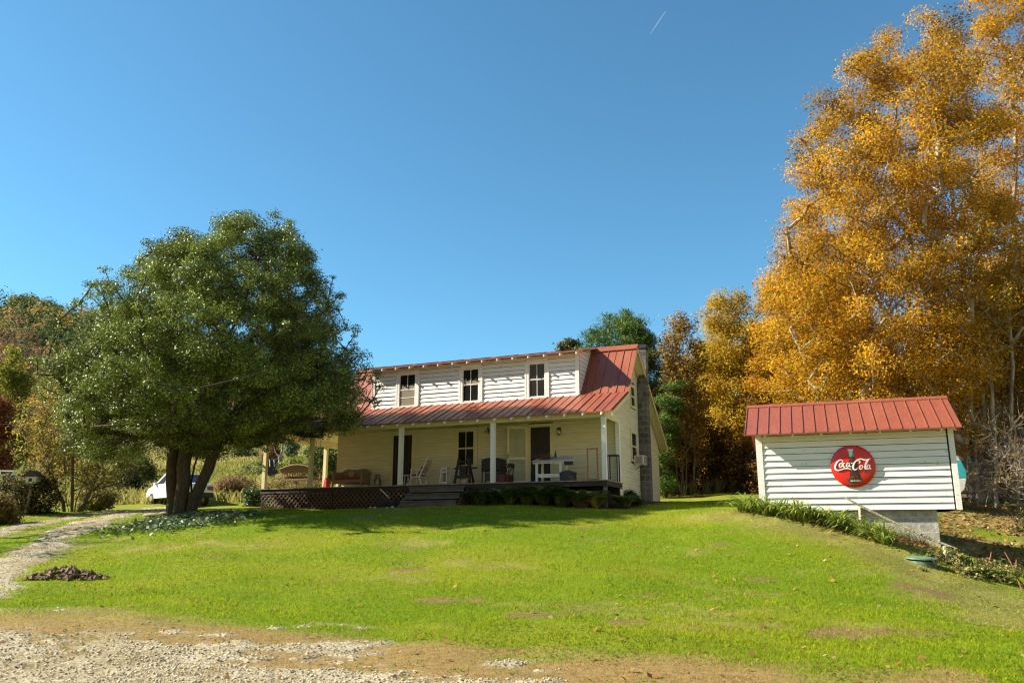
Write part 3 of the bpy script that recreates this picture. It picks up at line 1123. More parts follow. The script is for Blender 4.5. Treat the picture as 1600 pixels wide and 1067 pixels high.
# doors
def door(c, w, z1, glassy, label):
    f = MB()
    a0, a1 = c - w / 2, c + w / 2
    f.box(a0 - .13, a0, FW - .04, FW - .001, 0, z1 + .12)
    f.box(a1, a1 + .13, FW - .04, FW - .001, 0, z1 + .12)
    f.box(a0, a1, FW - .04, FW - .001, z1, z1 + .12)
    d = f.build('door', M['creamtrim'], house)
    d['label'] = label
    MB().box(a0, a1, FW - .006, FW - .003, 0.0, z1).build('unlit_room_panel', M['interior'], d)  # black panel, the darkness of the unlit room put into its colour
    l = MB()
    if glassy:
        l.box(a0 + .10, a0 + .16, FW - .02, FW - .0065, 0.02, z1 - .02)
        l.box(a1 - .16, a1 - .10, FW - .02, FW - .0065, 0.02, z1 - .02)
        l.box(a0 + .16, a1 - .16, FW - .02, FW - .0065, 0.9, 0.98)
    else:
        for i in range(6):
            x = a0 + .03 + (w - .06) * i / 6
            l.box(x, x + (w - .06) / 6 - .012, FW - .02, FW - .0065, 0.02, z1 - .02)
        l.box(a0 + .03, a1 - .03, FW - .03, FW - .0201, 0.35, 0.48)
        l.box(a0 + .03, a1 - .03, FW - .03, FW - .0201, 1.5, 1.62)
    l.build('door_leaf', M['darkwood'], d)
    k = MB()
    k.lathe([(.012, 0), (.012, -.03), (.03, -.035), (.034, -.06), (.02, -.075)], (a1 - .07, FW - .02, 1.0), 10, 'y')
    k.build('handle', M['metal_dark'], d, True)
    return d


door(-8.90, 0.86, 2.10, True, 'narrow front door with a black panel for the unlit room, nearer the porch swing')
door(-2.995, 0.78, 2.14, False, 'open dark plank front door beside the screen door')

# screen door, swung open flat towards the wall
sdr = MB()
W_, H_ = 0.76, 2.16
for a, b in ((0, .075), (W_ - .075, W_)):
    sdr.box(a, b, -.014, .014, 0, H_)
for a, b in ((0, .14), (.92, 1.0), (H_ - .09, H_)):
    sdr.box(.075, W_ - .075, -.013, .013, a, b)
sd_o = sdr.build('screen_door', M['creamtrim'], house)
sd_o.location = (-3.50, FW - .055, 0.03)
sd_o.rotation_euler = (0, 0, PI + math.radians(22))
MB().box(.075, W_ - .075, -.003, .003, .14, H_ - .09).build('screen', M['screen'], sd_o)
MB().box(W_ - .055, W_ - .025, .015, .05, .98, 1.12).build('handle', M['metal_dark'], sd_o)


# roofs
def ribs(mb, prof, u0, u1, step, w=0.024, h=0.034, first=0.0):
    u = u0 + first
    k = 0
    while u < u1 - .01:
        hh = h if k % 2 == 0 else h * 0.55
        for (a, za), (b, zb) in zip(prof[:-1], prof[1:]):
            mb.bar((u, a, za + hh * .4), (u, b, zb + hh * .4), w if k % 2 == 0 else w * .8, hh, up=(0, 0, 1))
        u += step
        k += 1


def slab(prof, u0, u1, th=0.045):
    low = [(a, z - th) for a, z in prof[::-1]]
    return MB().prism(prof + low, u0, u1, 'x')


EO = 0.39
pr = [(-0.27, 2.305), (2.0, 3.29)]
mb = slab(pr, -14.55, EO)
ribs(mb, pr, -14.55, EO, 0.31, first=0.012)
mb.build('porch_roof', M['roof'], house)
# soft upward curve where the porch roof meets the steep roof
pr = [(2.0, 3.29), (2.06, 3.33), (3.6, 5.36)]
mb = slab(pr, UL - EO, EO)
ribs(mb, pr, UL - EO, DU0 - .05, 0.31, first=0.012)
ribs(mb, pr, DU1 + 0.02, EO, 0.31, first=0.115)
mb.build('main_roof', M['roof'], house)
pr = [(3.6, 5.36), (8.40, 1.80)]
mb = slab(pr, UL - EO, EO)
ribs(mb, pr, UL - EO, EO, 0.31, first=0.012)
mb.build('rear_roof', M['roof'], house)
MB().prism([(3.42, 5.20), (3.6, 5.405), (3.82, 5.24), (3.82, 5.265), (3.6, 5.425), (3.42, 5.225)], UL - EO - .01, EO + .01, 'x').build('ridge_cap', M['roof'], house)
pr = [(1.66, 4.93), (3.60, 5.40)]
mb = slab(pr, DU0 - .28, DU1 + .25, 0.05)
ribs(mb, pr, DU0 - .28, DU1 + .25, 0.62, first=0.012)
mb.build('dormer_roof', M['roof'], house)
# rake boards on the visible gable
for prf, nm in (([(-0.25, 2.26), (2.0, 3.23)], 'rake_board'), ([(2.0, 3.23), (3.6, 5.30)], 'rake_board'), ([(3.6, 5.30), (8.36, 1.775)], 'rake_board')):
    m2 = MB()
    (a, za), (b, zb) = prf
    m2.prism([(a, za), (b, zb), (b, zb - .13), (a, za - .13)], EO - .03, EO - .004, 'x')
    m2.build(nm, M['creamtrim'], house)
MB().prism([(3.6, 5.30), (8.36, 1.78), (8.36, 1.765), (3.6, 5.285)], 0.02, EO - .031, 'x').build('soffit', M['creamtrim'], house)
MB().prism([(2.05, 3.29), (3.6, 5.30), (3.6, 5.285), (2.05, 3.275)], 0.02, EO - .031, 'x').build('soffit', M['creamtrim'], house)

# side porch at the far end
pr2 = [(-14.75, 2.40), (-12.0, 3.05)]
MB().prism([(-14.75, 2.40), (-12.05, 2.98), (-12.05, 2.93), (-14.75, 2.35)], 2.0, 6.6, 'y').build('side_porch_roof', M['roof'], house)

# rafter tails
first_t = None
for u in np.arange(-14.05, 0.2, 0.663):
    o = MB().prism([(-0.315, 2.165), (-0.315, 2.236), (0.06, 2.39), (0.06, 2.31)], -0.026, 0.026, 'x').build('rafter_tail', M['trim'], house) if first_t is None else first_t.copy()
    if first_t is None:
        first_t = o
    else:
        COL.objects.link(o)
        o.parent = house
    o.location = (float(u) + 0.13, 0, 0)
first_t = None
for k in range(14):
    u = -9.91 + 0.6485 * k
    o = MB().prism([(1.615, 4.785), (1.615, 4.862), (1.99, 4.945), (1.99, 4.88)], -0.024, 0.024, 'x').build('rafter_tail', M['dormer'], house) if first_t is None else first_t.copy()
    if first_t is None:
        first_t = o
    else:
        COL.objects.link(o)
        o.parent = house
    o.location = (u, 0, 0)

# porch carpentry
MB().box(-14.28, 0.06, -0.045, 0.045, 2.13, 2.30).build('porch_beam', M['creamtrim'], house)
MB().box(-14.28, 0.06, 0.05, 0.075, 2.301, 2.40).build('frieze_board', M['creamtrim'], house)
MB().box(-0.045, 0.045, 0.05, FW - .05, 2.12, 2.30).build('porch_beam', M['creamtrim'], house)
MB().box(-14.26, -14.16, 0.05, 6.4, 2.05, 2.36).build('porch_beam', M['creamtrim'], house)
MB().box(-14.15, -0.05, 0.08, FW - .02, 2.305, 2.325).build('porch_ceiling', M['creamtrim'], house)
MB().box(-14.15, -12.02, FW + .02, 6.4, 2.305, 2.325).build('porch_ceiling', M['creamtrim'], house)
PU = [0.0, -4.13, -7.92, -11.97, -14.2]
for i, u in enumerate(PU):
    w = 0.075
    p = MB().box(-w, w, -w, w, -0.02, 2.129)
    p.box(-w - .012, w + .012, -w - .012, w + .012, 2.05, 2.10)
    o = p.build('porch_post', M['trim'] if i in (1, 2, 0) else M['creamtrim'], house)
    o.location = (u, 0, 0)
for v in (4.08,):
    o = MB().box(-.075, .075, -.075, .075, -0.02, 2.049).build('porch_post', M['creamtrim'], house)
    o.location = (-14.2, v, 0)
MB().box(-0.07, 0.075, FW - .13, FW - .002, -0.0, 2.119).build('pilaster', M['trim'], house)
MB().box(UR - .001, UR + .03, FW, FW + .12, -0.43, 2.28).build('corner_board', M['trim'], house)
MB().box(UR - .001, UR + .03, VB - .12, VB, -0.43, 1.95).build('corner_board', M['creamtrim'], house)
MB().box(UL, UL + .12, FW - .03, FW - .001, -0.0, 2.3).build('corner_board', M['creamtrim'], house)

mb = MB()
for i in range(23):
    v0 = -0.16 + i * 0.0852
    mb.box(-14.32, 0.13, v0, v0 + 0.081, -0.035, 0.0)
mb.build('porch_deck', M['deck'], house)
mb = MB()
for i in range(27):
    x0 = -14.32 + i * 0.0852
    mb.box(x0, x0 + .081, FW + .02, 6.5, -0.035, 0.0)
mb.build('side_deck', M['deck'], house)
MB().box(-14.27, 0.10, -0.12, -0.08, -0.20, -0.036).build('rim_joist', M['darkwood'], house)
MB().box(0.06, 0.10, -0.079, FW, -0.20, -0.036).build('rim_joist', M['darkwood'], house)
MB().box(-14.27, -14.23, -0.079, 6.5, -0.20, -0.036).build('rim_joist', M['darkwood'], house)
MB().box(-14.0, -0.1, 0.5, 0.54, -1.3, -0.21).build('crawl_space_shade', M['interior'], house)  # near-black sheet painted for the shade under the open porch
for u in (0.0, -4.1):
    MB().box(u - .06, u + .06, -0.07, 0.05, -1.2, -0.201).build('pier', M['plankwood'], house)


def lattice(u0, u1, z0, z1, v, step=0.20, w=0.045, dirs=(1, -1)):
    mb = MB()
    for layer, s in enumerate(dirs):
        vv = v + layer * 0.013
        H = z1 - z0
        x = u0 - H
        while x < u1 + H:
            # slat from (x, z0) going up at 45 degrees
            xa, za, xb, zb = (x, z0, x + H, z1) if s > 0 else (x + H, z0, x, z1)
            pts = []
            t0, t1 = 0.0, 1.0
            dx = xb - xa
            for lim, sg in ((u0, 1), (u1, -1)):
                fa, fb = sg * (xa - lim), sg * (xb - lim)
                if fa < 0 and fb < 0:
                    t0, t1 = 1, 0
                elif fa < 0:
                    t0 = max(t0, fa / (fa - fb))
                elif fb < 0:
                    t1 = min(t1, fa / (fa - fb))
            if t1 - t0 > 0.03:
                A = (xa + dx * t0, vv, za + H * t0)
                B = (xa + dx * t1, vv, za + H * t1)
                mb.bar(A, B, w, 0.008, up=(0, 1, 0))
            x += step
    # the bar's wide side lies in the wall plane
    return mb


for u0, u1 in ((-14.22, -10.85), (-10.8, -7.42), (-4.98, -2.6)):
    lp = lattice(u0, u1, -1.02, -0.20, -0.10).build('lattice_panel', M['lattice'], house)
lp = MB()
# end panel of lattice
lo = lattice(0, 3.2, -1.02, -0.20, 0).build('lattice_panel', M['lattice'], house)
lo.location = (-14.25, -0.08, 0)
lo.rotation_euler = (0, 0, PI / 2)

# steps
st = MB()
st.prism([(-0.14, -0.30), (-0.14, -1.0), (-1.12, -1.0), (-1.12, -0.82), (-0.2, -0.2)], -7.34, -7.28, 'x')
st_o = st.build('porch_steps', M['plankwood'], house)
MB().prism([(-0.14, -0.30), (-0.14, -1.0), (-1.12, -1.0), (-1.12, -0.82), (-0.2, -0.2)], -5.06, -5.0, 'x').build('stringer', M['lattice'], st_o)
for k in range(3):
    z, v = -0.10 - k * 0.26, -0.16 - k * 0.31
    MB().box(-7.30 + .02 * k, -5.04, v - 0.31, v, z - 0.04, z).build('tread', M['plankwood'], st_o)
    MB().box(-7.27, -5.065, v - 0.27, v - 0.25, z - 0.20, z - 0.045).build('riser', M['plankwood'], st_o)

# chimney
ch = MB().box(0.02, 0.40, 4.74, 5.16, -1.2, 4.02)
ch.prism([(0.02, 4.02), (0.40, 4.02), (0.40, 4.06), (0.34, 4.12), (0.02, 4.12)], 4.74, 5.16, 'y')
ch_o = ch.build('chimney', M['stone'], house, bevel=0.02)
ch_o['label'] = 'rough grey block chimney against the gable wall'
MB().box(0.10, 0.42, 4.77, 5.12, 4.08, 5.50).build('flue_stack', M['stone'], ch_o, bevel=0.012)
MB().box(0.07, 0.45, 4.74, 5.15, 5.50, 5.66).build('chimney_cap', M['black'], ch_o, bevel=0.01)

# wall lantern
wl = MB()
wl.bar((0, 0, 0.08), (0, -0.12, 0.10), 0.025)
wl.lathe([(0.02, 0.13), (0.07, 0.11), (0.075, 0.05), (0.06, 0.045), (0.02, 0.045)], (0, -0.13, 0), 12)
wl.lathe([(0.02, -0.15), (0.045, -0.145), (0.055, -0.11), (0.02, -0.10)], (0, -0.13, 0), 12)
wl.box(-.04, .04, -.015, 0, 0, .16)
wo_ = wl.build('wall_lantern', M['metal_dark'], house, True)
wo_.location = (-2.22, FW - .015, 1.93)
MB().lathe([(0.05, -0.10), (0.075, -0.05), (0.07, 0.02), (0.05, 0.043)], (0, -0.13, 0), 12).build('lamp_glass', M['milkglass'], wo_, True)


# ------------------------------------------------------------------ things on the porch
def on_porch(name, label, cat, u, v, rot=0.0, w=0.0, group=None):
    return thing(name, label, cat, HW(u, v, w), -TH + rot, group)


def arc(cx, cz, r, a0, a1, n, y=0.0, rz=None):
    rz = r if rz is None else rz
    return [(cx + r * math.cos(a0 + (a1 - a0) * i / n), y, cz + rz * math.sin(a0 + (a1 - a0) * i / n)) for i in range(n + 1)]


# hanging wrought ornament by the window
t = on_porch('wall_bracket', 'small curled dark iron bracket on the porch wall right of the window', 'wall ornament', -5.14, FW - .016, 0, 2.10)
m_ = MB()
m_.box(-.02, .02, -.012, 0, -.12, .12)
m_.tube([(0, -.01, .08), (0, -.10, .12), (.03, -.16, .08), (.02, -.13, .03)], .01, 6)
m_.tube([(0, -.01, -.02), (-.08, -.05, .02), (-.14, -.06, -.06), (-.10, -.05, -.10), (-.06, -.05, -.06)], .009, 6)
m_.tube([(0, -.01, -.02), (.07, -.05, .03), (.10, -.06, -.04), (.06, -.05, -.07)], .009, 6)
m_.build('scrollwork', M['metal_dark'], t, True)

# porch swing
t = on_porch('porch_swing', 'tan wicker porch swing with an orange-red cushion hanging at the far end of the porch', 'porch swing', -13.3, 1.0, 0.12, 0.42)
m_ = MB()
SWW = 1.5
top = [(-SWW / 2 + SWW * i / 12, 0, 0) for i in range(13)]
for i in range(12):
    x0, x1 = -SWW / 2 + SWW * i / 12, -SWW / 2 + SWW * (i + 1) / 12
    h0, h1 = [0.40 + 0.16 * math.sin(PI * (x + SWW / 2) / SWW) for x in (x0, x1)]
    m_.add([(x0, -.10, 0.27), (x1, -.10, 0.27), (x1, -.22, h1), (x0, -.22, h0), (x0, -.07, 0.27), (x1, -.07, 0.27), (x1, -.19, h1), (x0, -.19, h0)],
           [(0, 1, 2, 3), (7, 6, 5, 4), (0, 4, 5, 1), (3, 2, 6, 7), (0, 3, 7, 4), (1, 5, 6, 2)])
for x in np.linspace(-SWW / 2 + .05, SWW / 2 - .05, 13):
    m_.bar((x, -.085, .02), (x, -.085, .28), .022)
m_.build('backrest', M['wicker'], t)
MB().tube([(-SWW / 2 + SWW * i / 12, -.205, 0.41 + 0.16 * math.sin(PI * i / 12)) for i in range(13)], .03, 8).build('top_rail', M['wicker'], t, True)
m_ = MB().box(-SWW / 2, SWW / 2, -.10, .45, -.03, .02)
m_.bar((-SWW / 2, -.1, -.01), (SWW / 2, -.1, -.01), .06)
m_.build('seat', M['wicker'], t)
MB().box(-SWW / 2 + .12, SWW / 2 - .12, -.05, .42, .021, .12).build('cushion', mat_simple('orange_red_cushion', (0.42, 0.10, 0.05), (0.35, 0.07, 0.04), 0.9, 8), t, bevel=.03)
for s in (-1, 1):
    MB().tube([(s * SWW / 2, -.17, .40), (s * (SWW / 2 + .03), .1, .30), (s * (SWW / 2 + .03), .38, .27), (s * SWW / 2, .45, .12), (s * SWW / 2, .44, -.02)], .035, 8).build('arm', M['wicker'], t, True)
    for y in (-.15, .42):
        MB().tube([(s * (SWW / 2 + .01), y, .28), (s * (SWW / 2 + .01), y * .5 + .07, 1.86)], .008, 5).build('chain', M['metal_dark'], t)

# wicker sofa
t = on_porch('wicker_sofa', 'tan wicker sofa with a dark red seat cushion against the porch wall', 'sofa', -10.87, 1.15)
m_ = MB()
N_ = 14
WW = 1.34
for i in range(N_):
    x0, x1 = -WW / 2 + WW * i / N_, -WW / 2 + WW * (i + 1) / N_

    def top_h(x):
        q = (x + WW / 2) / WW
        return 0.66 + 0.13 * math.sin(PI * q) + 0.05 * math.sin(3 * PI * q) + 0.02
    h0, h1 = top_h(x0), top_h(x1)
    m_.add([(x0, .22, .36), (x1, .22, .36), (x1, .36, h1), (x0, .36, h0), (x0, .28, .36), (x1, .28, .36), (x1, .42, h1), (x0, .42, h0)],
           [(0, 1, 2, 3), (7, 6, 5, 4), (0, 4, 5, 1), (3, 2, 6, 7), (0, 3, 7, 4), (1, 5, 6, 2)])
m_.build('backrest', M['wicker'], t)
m_ = MB().box(-WW / 2 - .04, WW / 2 + .04, -.28, .30, .20, .34)
m_.tube(arc(0, .21, .52, PI, 2 * PI, 10, -.27, -.05), .02, 6)
m_.build('seat', M['wicker'], t)
MB().box(-WW / 2 + .05, WW / 2 - .05, -.27, .23, .341, .43).build('seat_cushion', M['redcloth'], t, bevel=.03)
for s in (-1, 1):
    a = MB().box(s * WW / 2 - .05, s * WW / 2 + .05, -.27, .30, .34, .56)
    a.tube([(s * (WW / 2 + .01), -.30, .57), (s * (WW / 2 + .02), .05, .59), (s * WW / 2, .34, .62)], .075, 10)
    a.build('arm', M['wicker'], t, True)
    for y in (-.25, .27):
        MB().tube([(s * (WW / 2 - .02), y, .22), (s * (WW / 2 + .04), y, .0)], [.035, .022], 8).build('leg', M['wicker'], t, True)
o = MB().box(-.13, .13, -.05, .05, -.13, .13).build('throw_pillow', mat_simple('pale_pillow', (0.34, 0.25, 0.13), (0.26, 0.19, 0.1), 0.9, 16), None, bevel=.05)
o.location = HW(-10.85, 1.17, 0.56)
o.rotation_euler = (-.4, 0.5, -TH)
tag(o, 'small tan diamond-set pillow leaning on the back of the wicker sofa', 'pillow')

# red plastic seat
t = on_porch('plastic_seat', 'bright red folded plastic seat standing between the far porch post and wicker sofa', 'plastic seat', -11.95, 1.05, 0.3)
for k, (dx, ln) in enumerate(((-.075, .10), (.07, -.03))):
    prof = [(-.075, 0), (.075, 0), (.085, .30), (.06, .42), (.0, .46), (-.06, .42), (-.085, .30)]
    o = MB().prism(prof, -.02, .02, 'y').build('seat_shell' if k else 'back_shell', M['redplastic'], t, bevel=.012)
    o.location = (dx, 0, 0)
    o.rotation_euler = (-.06, ln, .5 if k else -.4)

# milk can
t = on_porch('milk_can', 'old brownish metal milk can on the porch left of the first door', 'milk can', -9.72, 1.30)
MB().lathe([(.13, 0), (.14, .02), (.14, .30), (.135, .33), (.08, .42), (.078, .50), (.085, .505)], (0, 0, 0), 20).build('can_body', M['galv'], t, True)
MB().lathe([(.10, .505), (.105, .53), (.06, .55), (.02, .555)], (0, 0, 0), 20).build('lid', M['galv'], t, True)
for s in (-1, 1):
    MB().tube([(s * .085, 0, .48), (s * .14, 0, .46), (s * .15, 0, .40), (s * .12, 0, .36)], .011, 6).build('handle', M['galv'], t, True)

# white rocking chair (faces the swing)
t = on_porch('rocking_chair', 'white wooden rocking chair with a red cushion, side-on between the first door and the window', 'rocking chair', -7.66, 0.95, 0.0)
wm = M['oldwhite']
for s in (-1, 1):
    y = .24 * s
    MB().tube([(-.40, y, .09), (-.25, y, .03), (0, y, .015), (.25, y, .035), (.46, y, .12)], .022, 6).build('rocker', wm, t, True)
    MB().bar((-.25, y, .03), (-.19, y, .64), .04).build('front_leg', wm, t)
    MB().bar((.24, y, .04), (.14, y, .37), .04).build('rear_leg', wm, t)
    MB().bar((.14, y, .34), (.50, y, 1.06), .042).build('back_post', wm, t)
    a = MB().tube([(-.25, y, .645), (-.05, y, .655), (.12, y, .60), (.26, y, .60)], .026, 6)
    a.build('armrest', wm, t, True)
    MB().bar((.04, y, .37), (.06, y, .61), .03).build('arm_post', wm, t)
MB().box(-.24, .20, -.25, .25, .335, .375).build('seat', wm, t)
m_ = MB()
for i in range(7):
    y = -.18 + .06 * i
    m_.bar((.19, y, .44), (.46, y, .98), .028, .012, up=(1, 0, 0))
m_.build('back_slats', mat_simple('tan_chair_slats', (0.46, 0.40, 0.28), (0.36, 0.3, 0.2), 0.6, 8), t)
MB().bar((.485, -.26, 1.03), (.485, .26, 1.03), .07, .03).build('top_rail', wm, t)
MB().bar((.20, -.24, .45), (.20, .24, .45), .05, .03).build('lower_rail', wm, t)
o = MB().box(-.22, .16, -.21, .21, .376, .45).build('cushion', M['redcloth'], t, bevel=.03)
MB().bar((.10, 0, .45), (.24, 0, .74), .38, .07, up=(1, 0, 0)).build('back_cushion', M['redcloth'], t, bevel=.02)

# little white table
t = on_porch('side_table', 'small white side table beside the white rocking chair, in front of the first door', 'side table', -8.32, 1.15)
MB().box(-.19, .19, -.17, .17, .43, .46).build('table_top', wm, t)
for sx in (-1, 1):
    for sy in (-1, 1):
        MB().bar((sx * .14, sy * .12, .43), (sx * .17, sy * .14, 0), .032).build('leg', wm, t)
MB().box(-.15, .15, -.12, .12, .15, .17).build('shelf', wm, t)

# white plant stand
t = on_porch('plant_stand', 'narrow white pedestal stand with dark-patterned top box left of the dark A-frame stand', 'plant stand', -6.56, 1.0)
MB().box(-.13, .13, -.13, .13, .48, .66).build('top_box', wm, t)
MB().box(-.155, .155, -.155, .155, .661, .69).build('table_top', wm, t)
m_ = MB()
for dx in (-.07, -.03, .02, .06):
    m_.bar((dx, -.134, .53), (dx + .025, -.134, .61), .018, .006, up=(0, 1, 0))
m_.build('dark_pattern', M['metal_dark'], t)
for sx in (-1, 1):
    for sy in (-1, 1):
        MB().bar((sx * .11, sy * .11, .48), (sx * .155, sy * .155, 0), .035).build('leg', wm, t)
m_ = MB()
for s in (-1, 1):
    m_.box(-.13, .13, s * .135 - .01, s * .135 + .01, .08, .14)
    m_.box(s * .135 - .01, s * .135 + .01, -.12, .12, .08, .14)
m_.build('stretcher', wm, t)
MB().box(-.085, .085, .02, .03, .15, .47).build('back_panel', M['blind'], t)

# dark A-frame stand
t = on_porch('easel', 'tall dark A-frame stand holding a dark box, under the porch window', 'easel', -5.75, 0.95)
for s in (-1, 1):
    MB().bar((s * .20, -.02, 1.02), (s * .33, -.14, 0), .07).build('front_leg', M['darkwood'], t)
    MB().bar((s * .18, .05, .98), (s * .27, .33, 0), .055).build('rear_leg', M['darkwood'], t)
MB().box(-.29, .29, -.13, -.06, .26, .36).build('ledge', M['darkwood'], t)
MB().box(-.13, .15, -.12, .02, .361, .72).build('box_front', M['darkwood'], t)
MB().box(-.20, .20, -.07, -.03, .84, .90).build('cross_bar', M['darkwood'], t)
t = on_porch('crock', 'squat tan crock on the floor under the dark A-frame stand', 'crock', -5.66, 0.84)
MB().lathe([(.12, 0), (.15, .03), (.155, .16), (.14, .19), (.15, .21)], (0, 0, 0), 16).build('crock_body', mat_simple('tan_stoneware', (.40, .32, .17), (.32, .25, .13), .5, 6), t, True)

# dark cabinet
t = on_porch('cabinet', 'dark arched-top cabinet on thin legs behind the middle porch post', 'cabinet', -4.62, 1.15)
MB().prism([(-.42, .50), (.42, .50), (.42, .92), (.25, .975), (0, .99), (-.25, .975), (-.42, .92)], -.18, .18, 'y').build('cabinet_body', M['darkwood'], t, bevel=.01)
for sx in (-1, 1):
    MB().box(sx * .21 - .19, sx * .21 + .19, -.20, -.181, .54, .90).build('cabinet_door', M['darkwood'], t)
    for sy in (-1, 1):
        MB().bar((sx * .39, sy * .15, .50), (sx * .40, sy * .16, 0), .035).build('leg', M['darkwood'], t)
MB().box(-.26, .26, -.13, .13, .16, .44).build('lower_drawer', M['metal_dark'], t)

# small dark armchair with red seat
t = on_porch('armchair', 'small black armchair with curled arms and dark red seat box left of the screen door', 'armchair', -3.98, 0.85)
for s in (-1, 1):
    y = s * .2
    MB().tube([(-.24, y, .58), (-.10, y, .57), (-.04, y, .46), (.06, y, .45), (.13, y, .56), (.20, y, .70)], .017, 6).build('armrest', M['black'], t, True)
    MB().bar((-.22, y, .58), (-.22, y, 0), .03).build('front_leg', M['black'], t)
    MB().bar((.20, y, .72), (.16, y, 0), .03).build('rear_leg', M['black'], t)
MB().box(.13, .25, -.20, .20, .60, .73).build('backrest', M['black'], t, bevel=.01)
MB().box(-.21, .15, -.21, .21, .04, .34).build('seat_box', M['redpaint'], t, bevel=.01)
MB().box(.0, .13, -.216, -.211, .10, .28).build('dark_panel', M['black'], t)

# white table with a tilted top
t = on_porch('work_table', 'white wooden table with a tilted grey-white top in front of the open dark door', 'table', -2.05, 0.80)
for x in (-.62, .28):
    MB().bar((x, -.25, .0), (x, -.25, .72), .075).build('leg', wm, t)
    MB().bar((x + .02, .27, .0), (x + .02, .27, .80), .07).build('leg', wm, t)
MB().box(-.58, .24, -.27, -.24, .18, .30).build('stretcher', wm, t)
MB().box(-.60, .27, .25, .28, .2, .28).build('stretcher', wm, t)
MB().box(-.76, .50, -.28, -.24, .66, .715).build('apron', wm, t)
m_ = MB()
m_.prism([(-.34, .725), (-.34, .75), (.34, .93), (.34, .905)], -.78, .68, 'x')
m_.build('table_top', mat_simple('grey_white_boards', (.62, .58, .50), (.45, .41, .34), .7, 6, (.6, 6, 1)), t)
MB().box(.42, .68, -.30, -.05, .60, .715).build('drawer', M['darkwood'], t)
t = on_porch('twig_bundle', 'reddish bundle of dried twigs lying on the white table', 'twig bundle', -2.48, 0.72, 0, .78)
m_ = MB()
for i in range(110):
    a = random.uniform(0, 2 * PI)
    x, y = random.gauss(0, .16), random.gauss(0, .10)
    l = random.uniform(.12, .30)
    z = .05 + random.random() * .14
    m_.bar((x, y, z), (x + l * math.cos(a), y + .5 * l * math.sin(a), z + random.uniform(-.03, .10)), .009)
m_.build('twigs', M['twig'], t)
t = on_porch('bottle', 'thin dark bottle standing on the back of the white table', 'bottle', -2.12, 1.0, 0, .915)
MB().lathe([(.035, 0), (.037, .10), (.03, .13), (.014, .16), (.014, .22)], (0, 0, 0), 12).build('bottle_body', M['black'], t, True)

# black trunk
t = on_porch('chest', 'black arched-lid chest on the porch right of the white table', 'chest', -1.50, 0.55)
MB().box(-.26, .26, -.16, .16, 0, .26).build('chest_body', M['black'], t, bevel=.01)
MB().prism([(-.27, .262), (.27, .262), (.27, .31), (.16, .365), (0, .385), (-.16, .365), (-.27, .31)], -.165, .165, 'y').build('lid', M['black'], t)
MB().tube([(-.05, -.0, .385), (-.03, 0, .42), (.03, 0, .42), (.05, 0, .385)], .008, 6).build('handle', M['metal_dark'], t)

# wooden frame
t = on_porch('wooden_frame', 'tall empty orange-brown wooden frame standing left of the corner post', 'frame', -0.66, 0.75)
for s in (-1, 1):
    MB().bar((s * .185, 0, 0), (s * .175, 0, 1.11), .055, .035).build('upright', M['copperwood'], t)
MB().box(-.21, .21, -.02, .02, 1.111, 1.16).build('top_rail', M['copperwood'], t)
MB().box(-.155, .155, -.015, .015, .05, .09).build('bottom_rail', M['metal_dark'], t)

# dark stand behind the corner post
t = on_porch('metal_stand', 'dark thin-legged stand behind the corner post at the end of the porch', 'stand', -0.02, 1.25)
MB().box(-.22, .16, -.16, .16, .90, .94).build('stand_top', M['black'], t)
for sx in (-.20, .14):
    for sy in (-.14, .14):
        MB().bar((sx, sy, 0), (sx, sy, .90), .035).build('leg', M['black'], t)

# window air conditioner
t = thing('air_conditioner', 'boxy pale window air conditioner sticking out of the gable window by the chimney', 'air conditioner', HW(0.06, 3.98, 0.80), -TH)
MB().box(0, .38, -.28, .28, 0, .34).build('casing', M['ac'], t, bevel=.012)
m_ = MB()
for i in range(8):
    m_.box(.06, .33, -.292, -.281, .035 + i * .036, .05 + i * .036)
m_.build('side_vent', M['metal_dark'], t)
m_ = MB()
for i in range(8):
    m_.box(.381, .392, -.25, .25, .035 + i * .036, .05 + i * .036)
m_.build('back_vent', M['metal_dark'], t)
MB().bar((.02, -.2, -.18), (.34, -.2, -.01), .025).build('bracket', M['metal_dark'], t)


# ------------------------------------------------------------------ white shed
shed = thing('shed', 'small white clapboard shed with a red metal roof on a grey block foundation', 'shed', SO, -STH)
SWD, SH, SD = 5.41, 2.25, 3.3
mb = MB()
mb.box(0.02, SWD - .02, 0.002, 0.1, 0, 2.3)
ge = [(0.1, 0), (SD, 0), (SD, 2.2), (1.68, 3.30), (0.1, 2.36)]
mb.prism(ge, 0.02, 0.12, 'x')
mb.prism(ge, SWD - .12, SWD - .02, 'x')
mb.box(0.12, SWD - .12, SD - .1, SD, 0, 2.2)
mb.build('wall_core', M['gapwood'], shed)
clapboards(lambda a, o, z: (a, -o, z), [(.19, 0.0), (SWD - .17, 0.0), (SWD - .17, 2.32), (.19, 2.32)], 0.186, 0.034, (), 0.006, 21, 0.015).build('front_wall', M['white'], shed)
clapboards(lambda a, o, z: (SWD + o - .02, a, z), [(0.02, 0), (SD, 0), (SD, 2.2), (1.68, 3.28), (.02, 2.3)], 0.186, 0.025, (), 0.004, 22).build('side_wall', M['white'], shed)
clapboards(lambda a, o, z: (.02 - o, a, z), [(0.02, 0), (SD, 0), (SD, 2.2), (1.68, 3.28), (.02, 2.3)], 0.186, 0.025, (), 0.004, 23).build('side_wall', M['white'], shed)
MB().box(0.0, .185, -.045, -.001, -0.02, 2.31).build('corner_board', M['white'], shed)
MB().box(SWD - .125, SWD + .02, -.045, -.001, -0.02, 2.31).build('corner_board', M['white'], shed)
pr = [(-.41, 2.255), (1.67, 3.41), (3.75, 2.255)]
mb = slab(pr, -.29, SWD + .20, .035)
u = -.275
